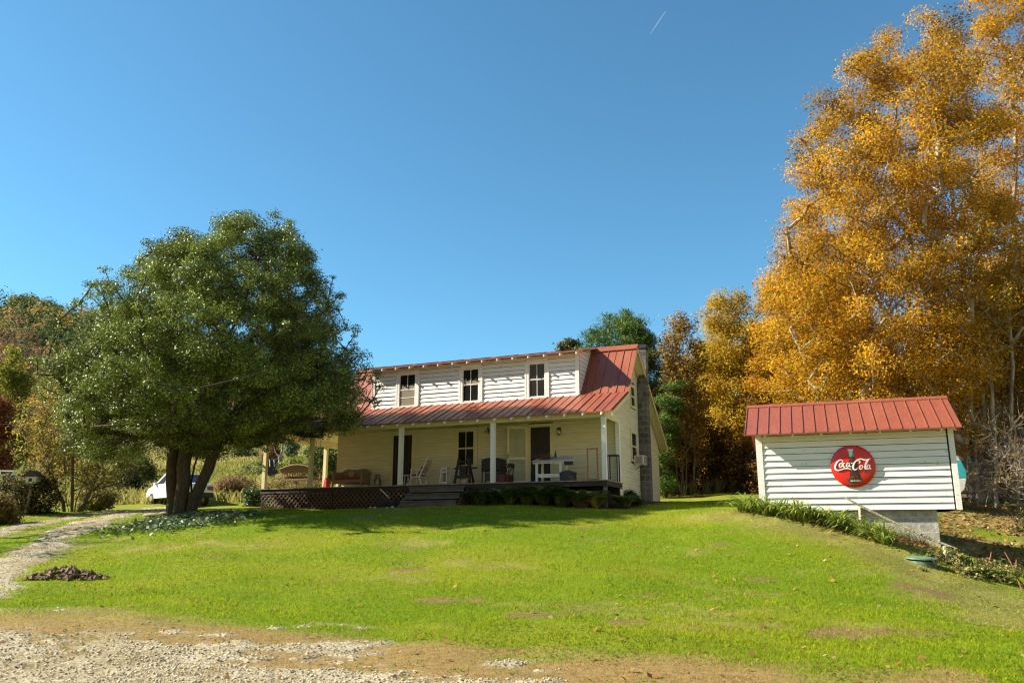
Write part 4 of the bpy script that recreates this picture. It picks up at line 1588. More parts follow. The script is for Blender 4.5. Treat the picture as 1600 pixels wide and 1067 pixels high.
while u < SWD + .2:
    for (a, za), (b, zb) in zip(pr[:-1], pr[1:]):
        mb.bar((u, a, za + .014), (u, b, zb + .014), .022, .028)
    u += .335
mb.build('roof', M['shedroof'], shed)
MB().prism([(1.52, 3.335), (1.67, 3.43), (1.82, 3.335), (1.82, 3.36), (1.67, 3.455), (1.52, 3.36)], -.30, SWD + .21, 'x').build('ridge_cap', M['shedroof'], shed)
ft = None
for k in range(7):
    o = MB().prism([(-.36, 2.165), (-.36, 2.235), (-.002, 2.43), (-.002, 2.34)], -.025, .025, 'x').build('rafter_tail', M['white'], shed) if ft is None else ft.copy()
    if ft is None:
        ft = o
    else:
        COL.objects.link(o)
        o.parent = shed
    o.location = (.30 + k * .80, 0, 0)
MB().box(.15, 4.79, .10, 3.1, -2.2, -.005).build('foundation', M['cmu'], shed)

# ------------------------------------------------------------------ round button sign
SGX, SGZ, SGR = 2.70, 1.257, 0.61
sign = thing('button_sign', 'big round red soft drink sign with white script and a bottle on the shed wall', 'sign', SW(SGX, -.040, SGZ), -STH)
dome = [(SGR * .97, 0.0), (SGR, -.008), (SGR, -.016), (SGR * .975, -.030), (SGR * .92, -.044), (SGR * .8, -.060), (SGR * .6, -.076), (SGR * .3, -.086), (.001, -.089)]


def dome_y(x, z):
    r = min(math.hypot(x, z), SGR)
    rs = [p[0] for p in dome[3:]][::-1]
    ys = [p[1] for p in dome[3:]][::-1]
    return float(np.interp(r, rs, ys))


MB().lathe(dome, (0, 0, 0), 64, 'y').build('disc', M['enamel'], sign, True)
K = .001627


def zc(px, py):
    return ((px - 570) * K, -(py - 512) * K)


# bottle picture
bw = [(213, 44), (238, 42), (240, 40), (345, 43), (385, 52), (430, 68), (480, 76), (530, 73), (590, 70), (640, 77), (700, 88), (745, 96), (770, 95), (788, 86)]


def strip(rows, lift, name, mat):
    mb = MB()
    vs = []
    for y, w in rows:
        cx = 550 + (y - 215) * 0.080
        for k in range(9):
            q = -1 + 2 * k / 8
            x, z = zc(cx + q * w, y)
            vs.append((x, dome_y(x, z) - lift - .012 * (1 - q * q), z))
    fs = []
    for i in range(len(rows) - 1):
        for k in range(8):
            fs.append((i * 9 + k, i * 9 + k + 1, (i + 1) * 9 + k + 1, (i + 1) * 9 + k))
    mb.add(vs, fs)
    # give it a back so that it has thickness
    b = [(x, y + .008, z) for x, y, z in vs]
    o = len(mb.v)
    mb.add(b, [tuple(reversed(f)) for f in fs])
    return mb.build(name, mat, sign, True)


strip([r_ for r_ in bw if r_[0] >= 345], .006, 'bottle', M['bottle'])
strip([(238, 42), (290, 41), (345, 43)], .006, 'bottle_neck', M['bottlegreen'])
strip([(210, 46), (238, 45)], .008, 'bottle_cap', M['enamelwhite'])
strip([(764, 94), (786, 88)], .010, 'bottle_foot', M['bottlegreen'])
# worn rusty patch at the foot of the bottle
m_ = MB()
for (cx, cy, r0) in ((470, 745, 34), (500, 790, 40), (545, 830, 44), (590, 835, 34)):
    ring = []
    for k in range(12):
        a = 2 * PI * k / 12
        rr = r0 * (0.75 + .45 * random.random())
        x, z = zc(cx + rr * math.cos(a), cy + rr * math.sin(a) * .8)
        ring.append((x, dome_y(x, z) - .004, z))
    x, z = zc(cx, cy)
    m_.add(ring + [(x, dome_y(x, z) - .006, z)], [(k, (k + 1) % 12, 12) for k in range(12)])
m_.build('worn_patch', mat_simple('worn_sign_metal', (.20, .10, .05), (.06, .03, .02), .8, 22), sign)


def smooth(pts, n=7):
    out = []
    P_ = [pts[0]] + list(pts) + [pts[-1]]
    for i in range(1, len(P_) - 2):
        p0, p1, p2, p3 = [np.array(q, float) for q in P_[i - 1:i + 3]]
        for k in range(n):
            t = k / n
            out.append(.5 * ((2 * p1) + (-p0 + p2) * t + (2 * p0 - 5 * p1 + 4 * p2 - p3) * t * t + (-p0 + 3 * p1 - 3 * p2 + p3) * t ** 3))
    out.append(np.array(pts[-1], float))
    return out


# strokes of the script: (x, y, pen width)
strokes = [
    [(388, 452, 8), (402, 425, 12), (385, 402, 12), (345, 405, 16), (300, 445, 22), (268, 510, 26), (270, 560, 24), (305, 582, 20), (350, 578, 14), (400, 560, 14), (455, 552, 18), (505, 562, 14), (540, 582, 6)],
    [(372, 452, 8), (350, 470, 16), (342, 505, 20), (356, 526, 12), (378, 515, 12), (390, 480, 14), (380, 456, 10), (366, 456, 8)],
    [(440, 462, 12), (425, 452, 10), (408, 474, 18), (402, 508, 20), (416, 526, 12), (440, 515, 8)],
    [(508, 462, 8), (486, 454, 10), (466, 482, 18), (462, 512, 20), (478, 525, 12), (500, 500, 12), (516, 455, 12), (508, 500, 18), (518, 526, 14), (542, 512, 6)],
    [(538, 466, 12), (566, 458, 14)],
    [(668, 470, 8), (690, 452, 14), (682, 425, 14), (652, 412, 16), (612, 438, 20), (578, 490, 26), (566, 545, 28), (585, 578, 20), (615, 576, 14), (640, 552, 8)],
    [(632, 420, 8), (675, 396, 14), (715, 392, 18), (760, 408, 20), (805, 412, 18), (845, 398, 12), (872, 390, 6)],
    [(708, 500, 8), (684, 515, 16), (674, 552, 20), (688, 574, 12), (712, 562, 12), (724, 525, 14), (714, 502, 10), (702, 502, 8)],
    [(744, 540, 8), (790, 480, 12), (826, 425, 14), (838, 398, 12), (822, 402, 12), (795, 450, 18), (770, 520, 22), (764, 562, 20), (780, 574, 12), (800, 558, 8)],
    [(842, 504, 8), (822, 498, 10), (800, 526, 18), (796, 558, 20), (812, 574, 12), (834, 546, 12), (850, 498, 12), (842, 545, 18), (850, 574, 14), (868, 562, 6)],
]
mb = MB()
for s in strokes:
    pts = smooth(s)
    L, R = [], []
    for i, q in enumerate(pts):
        d = pts[min(i + 1, len(pts) - 1)][:2] - pts[max(i - 1, 0)][:2]
        d = d / (np.linalg.norm(d) + 1e-9)
        # broad pen: downstrokes thick, cross strokes thin
        w = q[2] * .58
        n_ = np.array([-d[1], d[0]]) * w
        L.append(q[:2] + n_)
        R.append(q[:2] - n_)
    n = len(pts)
    vs = []
    for lift in (.028, .010):
        for side_ in (L, R):
            for q in side_:
                x, z = zc(*q)
                vs.append((x, dome_y(x, z) - lift, z))
    fs = []
    for i in range(n - 1):
        fs.append((i, i + 1, n + i + 1, n + i))
        fs.append((2 * n + i + 1, 2 * n + i, 3 * n + i, 3 * n + i + 1))
        fs.append((i + 1, i, 2 * n + i, 2 * n + i + 1))
        fs.append((n + i, n + i + 1, 3 * n + i + 1, 3 * n + i))
    mb.add(vs, fs)
mb.build('lettering', M['enamelwhite'], sign)


# ------------------------------------------------------------------ vegetation
def leaf_quads(cen, nrm, size, cols, slim=0.55, dirs=None, fold=0.18):
    """rhombic leaves slightly folded along the midrib"""
    n = len(cen)
    rnd = rng.normal(size=(n, 3)) if dirs is None else dirs
    t = rnd - nrm * (rnd * nrm).sum(1, keepdims=True)
    t /= np.linalg.norm(t, axis=1, keepdims=True) + 1e-9
    s = np.cross(nrm, t)
    L, W = size[:, None], (size * slim)[:, None]
    v = np.stack([cen - t * L * .5, cen + s * W * .5 + nrm * W * fold, cen + t * L * .5, cen - s * W * .5 + nrm * W * fold], 1)
    return v.reshape(-1, 3), np.arange(n)[:, None] * 4 + np.array([[0, 1, 2, 3]]), np.repeat(cols, 4, 0)


def crown_layers(layers, Y):
    """crown silhouette given as rows (py, px_left, px_right) at distance Y -> z, centre x, radius"""
    out = []
    for py, a, b in layers:
        p, q = P(a, py, Y), P(b, py, Y)
        out.append(((p.z + q.z) / 2, (p.x + q.x) / 2, abs(q.x - p.x) / 2))
    out.sort()
    return np.array(out)


def sample_crown(lay, Y, n, depth=0.9, inner=0.25, pull=0.12):
    z0, z1 = lay[0, 0], lay[-1, 0]
    zz = np.linspace(z0, z1, 80)
    rr = np.interp(zz, lay[:, 0], lay[:, 2])
    w = rr ** 1.6 + .05
    z = rng.choice(zz, n, p=w / w.sum()) + rng.normal(0, (z1 - z0) / 160, n)
    R = np.interp(z, lay[:, 0], lay[:, 2])
    cx = np.interp(z, lay[:, 0], lay[:, 1])
    a = rng.random(n) * 2 * PI
    q = np.sqrt(inner + (1 - inner) * rng.random(n)) - pull
    return np.c_[cx + R * q * np.cos(a), Y + depth * R * q * np.sin(a), z]


def skeleton(trunks, cen, r_tip=0.012, expo=0.5, min_r=0.0, jit=0.25, minz=None):
    """branch every cluster centre onto the nearest lower part of the skeleton"""
    pos, par = [], []
    for tr in trunks:
        prev = -1
        for p in tr:
            pos.append(np.array(p, float))
            par.append(prev)
            prev = len(pos) - 1
    ntr = len(pos)
    base = np.array(trunks[0][0], float)
    order = np.argsort(np.linalg.norm(cen - base, axis=1))
    A = np.array(pos)
    leafn = []
    for i in order:
        c = cen[i]
        d = np.linalg.norm(A - c, axis=1) + np.maximum(0, A[:, 2] - c[2] + 0.4) * (1.4 if minz is None else .5)
        if minz is not None:
            d = d + np.where(A[:, 2] < minz, 50.0, 0.0)
        j = int(np.argmin(d))
        a = A[j]
        L = np.linalg.norm(c - a)
        k = max(1, min(4, int(L / 0.8)))
        prev = j
        new = []
        for s in range(1, k + 1):
            t = s / k
            p = a + (c - a) * t
            p = p + rng.normal(0, jit * L * .10, 3) * (t < 1) + np.array([0, 0, math.sin(PI * t) * L * 0.07])
            pos.append(p)
            par.append(prev)
            prev = len(pos) - 1
            new.append(p)
        A = np.vstack([A, new])
        leafn.append(prev)
    cnt = np.zeros(len(pos))
    for l in leafn:
        cnt[l] += 1
    for i in range(len(pos) - 1, -1, -1):
        if par[i] >= 0:
            cnt[par[i]] += cnt[i]
    rad = np.maximum(r_tip * np.maximum(cnt, 1) ** expo, min_r)
    return np.array(pos), np.array(par), rad, ntr


def tubes_np(pos, par, rad, n=5):
    ch = np.where(par >= 0)[0]
    a, b = pos[par[ch]], pos[ch]
    ra, rb = rad[par[ch]], rad[ch]
    ra = np.minimum(ra, rb * 1.6)
    d = b - a
    L = np.linalg.norm(d, axis=1, keepdims=True) + 1e-9
    d = d / L
    up = np.where(np.abs(d[:, 2:3]) < .9, np.array([[0, 0, 1.0]]), np.array([[1.0, 0, 0]]))
    s = np.cross(d, up)
    s /= np.linalg.norm(s, axis=1, keepdims=True)
    t = np.cross(d, s)
    th = np.arange(n) * 2 * PI / n
    ring = s[:, None] * np.cos(th)[None, :, None] + t[:, None] * np.sin(th)[None, :, None]
    va = a[:, None] - d[:, None] * ra[:, None, None] * .25 + ring * ra[:, None, None]
    vb = b[:, None] + ring * rb[:, None, None]
    v = np.concatenate([va, vb], 1).reshape(-1, 3)
    k = np.arange(n)
    f = np.stack([k, (k + 1) % n, (k + 1) % n + n, k + n], 1)
    f = (np.arange(len(ch))[:, None, None] * 2 * n + f[None]).reshape(-1, 4)
    return v, f


def pick(pal, n, w=None):
    pal = np.array(pal, float)
    return pal[rng.choice(len(pal), n, p=w)]


def cluster_leaves(cen, rad, per, size, pal, wts=None, flat=0.75, upb=0.6, jitter=0.3, slim=0.55, clustvar=0.18, needle=False):
    nC = len(cen)
    cnt_ = np.maximum(12, (per * np.clip(rad / np.mean(rad), .2, 1.6) ** 1.9)).astype(int)     # small clumps carry few leaves
    ci = np.repeat(np.arange(nC), cnt_)
    n = len(ci)
    d = rng.normal(size=(n, 3))
    d /= np.linalg.norm(d, axis=1, keepdims=True)
    q = rng.random(n) ** 0.45
    # a few leaves stray beyond their clump so that the outline stays ragged
    q = q * np.where(rng.random(n) < .08, 1.0 + .5 * rng.random(n), 1.0)
    off = d * q[:, None] * rad[ci][:, None]
    off[:, 2] *= flat
    c = cen[ci] + off
    nr = d * .5 + rng.normal(size=(n, 3)) * .55 + np.array([0, 0, upb])
    nr /= np.linalg.norm(nr, axis=1, keepdims=True)
    cc = pick(pal, n, wts)
    cc = cc * (1 + clustvar * rng.normal(size=nC)[ci][:, None]) * (1 + jitter * (rng.random((n, 1)) - .5))
    cc = np.clip(cc, .004, .8)
    sz = size * (.7 + .6 * rng.random(n))
    dirs = None
    if needle:
        dirs = d + rng.normal(size=(n, 3)) * .35 + np.array([0, 0, .35])
    return leaf_quads(c, nr, sz, cc, slim, dirs)


def tree(name, label, cat, base, trunks, cen, crad, per, size, pal, wts=None, bark='greybark', leafm='leaf_gold', tip=.012, expo=.5,
         group=None, twigs=0, twig_len=.5, rings=5, minz=None, **kw):
    """Empty at the foot > trunk (all wood) + crown (all leaves)"""
    t = thing(name, label, cat, base, 0, group)
    b = np.array(base)
    pos, par, rad, ntr = skeleton(trunks, cen, tip, expo, minz=minz)
    v, f = tubes_np(pos, par, rad, rings)
    if twigs:
        src = cen[rng.integers(0, len(cen), twigs)]
        d = rng.normal(size=(twigs, 3)) + np.array([0, 0, .8])
        d /= np.linalg.norm(d, axis=1, keepdims=True)
        L = twig_len * (.5 + rng.random(twigs))
        e = src + d * L[:, None]
        p2 = np.concatenate([src, e])
        par2 = np.r_[np.full(twigs, -1), np.arange(twigs)]
        r2 = np.r_[np.full(twigs, tip), np.full(twigs, tip * .5)]
        v2, f2 = tubes_np(p2, par2, r2, rings)
        f = np.r_[f, f2 + len(v)]
        v = np.r_[v, v2]
    o = np_mesh('trunk', v - b, f, M[bark], t)
    o.data.shade_smooth()
    if per:
        v, f, c = cluster_leaves(cen, crad, per, size, pal, wts, **kw)
        np_mesh('crown', v - b, f, M[leafm], t, c)
    return t


def gbase(px, Y, sink=0.05):
    X = (px - 800) / F * Y
    # correct for pitch: use the ray's own x at ground height
    for _ in range(4):
        z = hz(X, Y)
        yc = -Y * SP + (z - EYE) * CP
        zc_ = Y * CP + (z - EYE) * SP
        X = (px - 800) / F * zc_
    return np.array([X, Y, hz(X, Y) - sink])


def bent(a, b, n=6, wob=.06, sag=0.0):
    a, b = np.array(a, float), np.array(b, float)
    L = np.linalg.norm(b - a)
    out = []
    for i in range(n + 1):
        t = i / n
        p = a + (b - a) * t
        if 0 < i < n:
            p = p + rng.normal(0, wob * L / n, 3) * np.array([1, 1, .3])
        p[2] += sag * math.sin(PI * t) * L
        out.append(p)
    return out


def pw(px, py, Y):
    p = P(px, py, Y)
    return np.array([p.x, p.y, p.z])


# --- the big evergreen on the lawn
TY = 28.8
HOLLY = [(0.095, 0.135, 0.018), (0.15, 0.195, 0.026), (0.22, 0.26, 0.036), (0.30, 0.31, 0.055)]
lay = crown_layers([(322, 404, 424), (342, 345, 448), (370, 262, 472), (405, 215, 490), (450, 178, 526), (480, 158, 534), (520, 135, 542), (555, 118, 564), (600, 108, 572), (650, 104, 568), (690, 110, 430), (712, 122, 300)], TY)
cen = np.vstack([sample_crown(lay, TY, 940, 1.05, 0.16, 0.04), sample_crown(lay, TY, 160, .9, 0.0, 0.0) * 1.0])
crad = rng.uniform(.32, .66, len(cen))
spr = sample_crown(lay, TY, 150, 1.05, .9, -.09)       # thin sprays that stick out of the outline
cen, crad = np.vstack([cen, spr]), np.r_[crad, rng.uniform(.14, .30, 150)]
qh = np.clip((cen[:, 2] - lay[0, 0]) / (lay[-1, 0] - lay[0, 0]), 0, 1)
cen[:, 1] = TY - .3 + qh * 0.9 + (cen[:, 1] - TY) * (.98 - .22 * qh)      # the top leans back, the low boughs reach forward
# loose outlying sprays
b0 = gbase(285, TY)
tr = [bent(b0 + (-.38, 0, 0), pw(272, 650, TY)) + bent(pw(272, 650, TY), pw(330, 420, TY), 5)[1:],
      bent(b0 + (-.05, -.15, 0), pw(296, 650, TY - .4)) + bent(pw(296, 650, TY - .4), pw(250, 480, TY - .6), 5)[1:],
      bent(b0 + (.15, .1, 0), pw(318, 650, TY)) + bent(pw(318, 650, TY), pw(400, 400, TY), 5)[1:],
      bent(b0 + (.30, -.1, 0), pw(352, 660, TY - .2)) + bent(pw(352, 660, TY - .2), pw(460, 520, TY - .2), 5)[1:]]
tree('evergreen_tree', 'big dark evergreen tree with several brown trunks on the lawn before the house', 'tree', tuple(b0), tr, cen, crad, 340, .078, HOLLY, [.34, .34, .22, .10],
     'bark', 'leaf_holly', .0125, .475, minz=pw(300, 690, TY)[2], flat=.62, upb=.75, clustvar=.24, rings=8)

# ivy at its foot
pts = np.array([[rng.normal(0, 1), rng.normal(0, 1)] for _ in range(2600)])
cx, cy = G(262, 822).x, G(262, 822).y
X, Y = cx + pts[:, 0] * .85 + .25, cy + pts[:, 1] * 1.0 + .7
Z = height(X, Y) + .03 + .12 * rng.random(len(X))
nr = rng.normal(size=(len(X), 3)) * .5 + np.array([0, -.2, 1])
nr /= np.linalg.norm(nr, axis=1, keepdims=True)
v, f, c = leaf_quads(np.c_[X, Y, Z], nr, .10 + .05 * rng.random(len(X)), pick([(.07, .12, .03), (.11, .16, .05), (.18, .22, .11)], len(X)), .9)
g = np_mesh('ivy', v, f, M['leaf_holly'], cols=c)
tag(g, 'low ivy ground cover round the foot of the big evergreen tree', 'ivy', kind='stuff')
m_ = None
for (px, py, s, lb) in ((238, 806, .22, 'pale flat stone at the left edge of the ivy'), (258, 803, .17, 'smaller grey stone between ivy and evergreen trunk')):
    q = G(px, py)
    mb = MB()
    prof = [(.3, -.15), (.9, -.05), (1.0, .15), (.75, .38), (.3, .48)]
    mb.lathe([(r_ * s, z_ * s) for r_, z_ in prof], (0, 0, 0), 9)
    mb.v = [(x * 1.5 * (1 + random.uniform(-.15, .15)), y * (1 + random.uniform(-.15, .15)), z * (1 + random.uniform(-.2, .2))) for x, y, z in mb.v]
    o = mb.build('stone', mat_simple('field_stone', (.30, .25, .18), (.18, .15, .11), .9, 9, bmp=.5), None, True)
    o.location = q
    tag(o, lb, 'stone', 'stones by the evergreen')

# --- golden trees at the right
GOLD = [(0.47, 0.235, 0.012), (0.53, 0.32, 0.018), (0.39, 0.155, 0.012), (0.42, 0.295, 0.02), (0.26, 0.225, 0.02), (0.20, 0.10, 0.018)]
GW = [.28, .24, .20, .14, .08, .06]
YA = 36
lay = crown_layers([(25, 1440, 1492), (60, 1372, 1510), (110, 1308, 1520), (180, 1258, 1540), (260, 1228, 1560), (340, 1218, 1580), (420, 1200, 1590), (500, 1188, 1585), (570, 1190, 1560), (640, 1205, 1540), (690, 1250, 1520)], YA)
cen = sample_crown(lay, YA, 760, 0.85, 0.08, 0.05)
crad = rng.uniform(.5, 1.05, len(cen))
bA = gbase(1530, YA)
tr = [bent(bA, pw(1510, 600, YA)) + bent(pw(1510, 600, YA), pw(1430, 420, YA), 5)[1:] + bent(pw(1430, 420, YA), pw(1400, 150, YA), 6)[1:],
      bent(bA + (.4, .2, 0), pw(1530, 560, YA + .5)) + bent(pw(1530, 560, YA + .5), pw(1490, 330, YA + .5), 5)[1:] + bent(pw(1490, 330, YA + .5), pw(1470, 80, YA + .5), 6)[1:],
      bent(bA + (-.3, -.3, 0), pw(1480, 620, YA - .6)) + bent(pw(1480, 620, YA - .6), pw(1330, 500, YA - 1), 6)[1:] + bent(pw(1330, 500, YA - 1), pw(1240, 470, YA - 1), 4)[1:]]
tree('golden_maple', 'tallest golden orange autumn tree with pale limbs behind the shed', 'tree', tuple(bA), tr, cen, crad, 285, .118, GOLD, GW, 'palebark', 'leaf_gold', .0165, .475,
     twigs=700, twig_len=.8, flat=.7, upb=.5, clustvar=.22)
YB = 40
lay = crown_layers([(-110, 1545, 1680), (-40, 1520, 1730), (60, 1508, 1760), (180, 1500, 1780), (300, 1500, 1780), (420, 1500, 1760), (520, 1510, 1720), (590, 1530, 1700)], YB)
cen = sample_crown(lay, YB, 470, 0.8, 0.10, 0.05)
bB = gbase(1590, YB)
tr = [bent(bB, pw(1575, 560, YB)) + bent(pw(1575, 560, YB), pw(1590, 60, YB), 9)[1:],
      bent(bB + (.5, 0, 0), pw(1630, 450, YB)) + bent(pw(1630, 450, YB), pw(1680, 100, YB), 7)[1:]]
tree('golden_maple', 'golden autumn tree cut off by the right edge, beyond the tallest golden one', 'tree', tuple(bB), tr, cen, rng.uniform(.55, 1.1, len(cen)), 270, .13, GOLD, GW, 'palebark', 'leaf_gold', .0165, .475,
     twigs=300, twig_len=.8, flat=.65, upb=.5, clustvar=.14)
YH = 38.5
lay = crown_layers([(432, 1520, 1600), (470, 1490, 1640), (540, 1478, 1660), (600, 1484, 1650), (650, 1500, 1620)], YH)
cen = sample_crown(lay, YH, 200, .8, .12, .05)
bH = gbase(1572, YH)
tree('brown_gold_tree', 'lower brown-gold tree at the right edge filling the space above the bare bushes', 'tree', tuple(bH), [bent(bH, pw(1562, 470, YH), 8), bent(bH + (.4, 0, 0), pw(1600, 500, YH), 8)], cen, rng.uniform(.4, .85, len(cen)), 150, .13,
     [(.42, .22, .016), (.30, .15, .014), (.36, .25, .02), (.20, .12, .015)], None, 'greybark', 'leaf_gold', .014, .47, twigs=400, twig_len=.9, flat=.75)
YC = 47
lay = crown_layers([(460, 1112, 1155), (492, 1095, 1195), (545, 1080, 1220), (610, 1074, 1232), (680, 1078, 1230), (740, 1090, 1215)], YC)
cen = sample_crown(lay, YC, 360, 0.9, .10, .05)
bC = gbase(1148, YC)
tree('yellow_tree', 'slender yellow-olive autumn tree between the house and the shed', 'tree', tuple(bC), [bent(bC, pw(1135, 500, YC), 8), bent(bC + (.5, 0, 0), pw(1165, 520, YC), 8)], cen, rng.uniform(.45, .95, len(cen)), 210, .14,
     [(0.50, 0.31, .025), (.44, .34, .035), (.30, .27, .03), (.48, .23, .02)], [.35, .25, .2, .2], 'greybark', 'leaf_gold', .013, .47, twigs=150, flat=.7)
YG = 43
lay = crown_layers([(415, 1215, 1285), (445, 1190, 1335), (500, 1176, 1360), (570, 1168, 1375), (640, 1165, 1375), (710, 1172, 1360)], YG)
cen = sample_crown(lay, YG, 320, .8, .12, .05)
bG = gbase(1275, YG)
tree('orange_tree', 'orange-gold autumn tree directly behind the left end of the shed', 'tree', tuple(bG), [bent(bG, pw(1265, 450, YG), 8), bent(bG + (.4, 0, 0), pw(1320, 480, YG), 8)], cen, rng.uniform(.5, .95, len(cen)), 220, .135,
     GOLD, [.34, .2, .24, .12, .06, .04], 'greybark', 'leaf_gold', .014, .47, twigs=150, flat=.65)
# thin brownish tree beside the pine
YD = 41
lay = crown_layers([(494, 1048, 1074), (535, 1030, 1096), (600, 1026, 1106), (660, 1028, 1110), (720, 1032, 1108)], YD)
cen = sample_crown(lay, YD, 150, .8, .1, .04)
bD = gbase(1072, YD)
tr = [bent(bD + (dx, 0, 0), pw(px, py, YD), 8, .05) for dx, px, py in ((0, 1062, 500), (-.4, 1046, 560), (.35, 1085, 545), (.6, 1093, 620), (-.15, 1058, 600))]
tree('thin_tree', 'thin brownish half-bare tree with several upright stems, right of the chimney', 'tree', tuple(bD), tr, cen, rng.uniform(.3, .65, len(cen)), 85, .14,
     [(.30, .17, .03), (.24, .15, .04), (.36, .22, .03), (.16, .12, .03)], None, 'greybark', 'leaf_gold', .012, .45, twigs=260, twig_len=.7, flat=.9)
# white pine behind the roof
YE = 43
PINE = [(.04, .085, .016), (.07, .13, .02), (.12, .19, .026), (.19, .24, .03)]
lay = crown_layers([(480, 962, 986), (498, 940, 1002), (522, 918, 1022), (548, 906, 1032), (610, 905, 1038), (680, 915, 1042), (740, 925, 1042)], YE)
cen = sample_crown(lay, YE, 560, .9, .08, .0)
bE = gbase(985, YE)
tree('pine_tree', 'dark green bushy pine behind the right end of the red roof', 'tree', tuple(bE), [bent(bE, pw(976, 495, YE), 10, .03)], cen, rng.uniform(.35, .72, len(cen)), 190, .20,
     PINE, [.34, .32, .22, .12], 'bark', 'leaf_plain', .012, .45, flat=.55, upb=.35, slim=.16, needle=True)
lay = crown_layers([(592, 1046, 1066), (625, 1026, 1064), (690, 1018, 1056), (765, 1012, 1050)], 40)
cen = sample_crown(lay, 40, 90, .8, .1, .02)
bE = gbase(1040, 40)
tree('pine_tree', 'low bright green young pine right beside the chimney', 'tree', tuple(bE), [bent(bE, pw(1045, 610, 40), 7, .03)], cen, rng.uniform(.3, .6, len(cen)), 170, .19,
     PINE, [.28, .3, .25, .17], 'bark', 'leaf_plain', .011, .45, flat=.5, upb=.35, slim=.16, needle=True)
lay = crown_layers([(533, 882, 898), (543, 875, 905), (556, 872, 908), (580, 874, 908)], 82)
cen = sample_crown(lay, 82, 40, .9, .1, .05)
bF = gbase(890, 82)
tree('far_tree', 'small dark treetop just showing above the dormer roof', 'tree', tuple(bF), [bent(bF, pw(890, 545, 82), 6)], cen, rng.uniform(.5, .8, len(cen)), 130, .3,
     [(.06, .09, .03), (.10, .11, .04), (.14, .10, .05)], None, 'greybark', 'leaf_plain', .03, .5)
# woodland row on the rising ground
BG = [
    (1060, 56, 560, 48, 'olive-brown woodland tree behind the thin half-bare tree', [(.20, .13, .03), (.13, .11, .03), (.26, .15, .03)]),
    (1125, 58, 570, 60, 'brown-gold woodland tree behind the slender yellow one', [(.32, .18, .03), (.22, .13, .03), (.16, .12, .03)]),
    (1215, 60, 520, 70, 'rusty woodland tree behind the orange-gold one', [(.36, .17, .025), (.26, .12, .025), (.18, .12, .03)]),
    (1330, 58, 500, 85, 'olive-gold woodland tree showing over the middle of the shed roof', [(.34, .2, .03), (.22, .17, .03), (.28, .13, .02)]),
    (1440, 60, 470, 90, 'brownish woodland tree behind the trunks of the tallest golden tree', [(.26, .15, .03), (.34, .2, .03), (.16, .12, .03)]),
    (1560, 62, 450, 95, 'rust-brown woodland tree near the right edge behind the bare brush', [(.3, .15, .03), (.2, .11, .03), (.34, .18, .03)]),
    (1680, 58, 430, 95, 'gold-brown woodland tree at the very right edge', [(.36, .2, .03), (.24, .14, .03)]),
]
for px, Yb, top, hw, lb, pal in BG:
    gb = gbase(px, Yb)
    lay = crown_layers([(top, px - hw * .3, px + hw * .3), (top + 40, px - hw * .75, px + hw * .75), (top + 110, px - hw, px + hw), (top + 180, px - hw, px + hw), (740, px - hw * .7, px + hw * .7)], Yb)
    cen = sample_crown(lay, Yb, 120, .7, .15, .05)
    tree('woodland_tree', lb, 'tree', tuple(gb), [bent(gb, pw(px + random.uniform(-10, 10), top + 40, Yb), 8), bent(gb + (.6, 0, 0), pw(px + random.uniform(-25, 25), top + 80, Yb), 8)], cen, rng.uniform(.6, 1.15, len(cen)), 130, .23,
         pal, None, 'greybark', 'leaf_gold', .02, .45, group='trees of the wooded slope', twigs=120, twig_len=1.0, flat=.8)
# brown understory
US = [(1052, 42, 672, 34, 'rust-brown leafy shrub nearest the house on the wood edge'), (1092, 43.5, 655, 40, 'tall brown shrub below the thin half-bare tree'), (1130, 42.5, 668, 34, 'dark brown shrub between two pale stems at the wood edge'),
      (1162, 41, 690, 30, 'orange-brown shrub at the left edge of the shed roof'), (1196, 39.5, 700, 34, 'brown shrub half hidden by the shed wall')]
for px, Yb, top, hw, lb in US:
    gb = gbase(px, Yb)
    lay = crown_layers([(top, px - hw * .4, px + hw * .4), (top + 30, px - hw * .9, px + hw * .9), (top + 75, px - hw, px + hw), (768, px - hw * .8, px + hw * .8)], Yb)
    cen = sample_crown(lay, Yb, 90, .8, .1, .05)
    tree('brown_shrub', lb, 'shrub', tuple(gb), [bent(gb + (random.uniform(-.6, .6), 0, 0), pw(px + random.uniform(-hw, hw) * .6, top + 25, Yb), 5) for _ in range(4)], cen, rng.uniform(.3, .55, len(cen)), 60, .15,
         [(.22, .10, .025), (.13, .065, .02), (.30, .16, .03), (.07, .04, .015)], None, 'greybark', 'leaf_gold', .009, .45, group='brown shrubs along the wood edge', flat=.9)


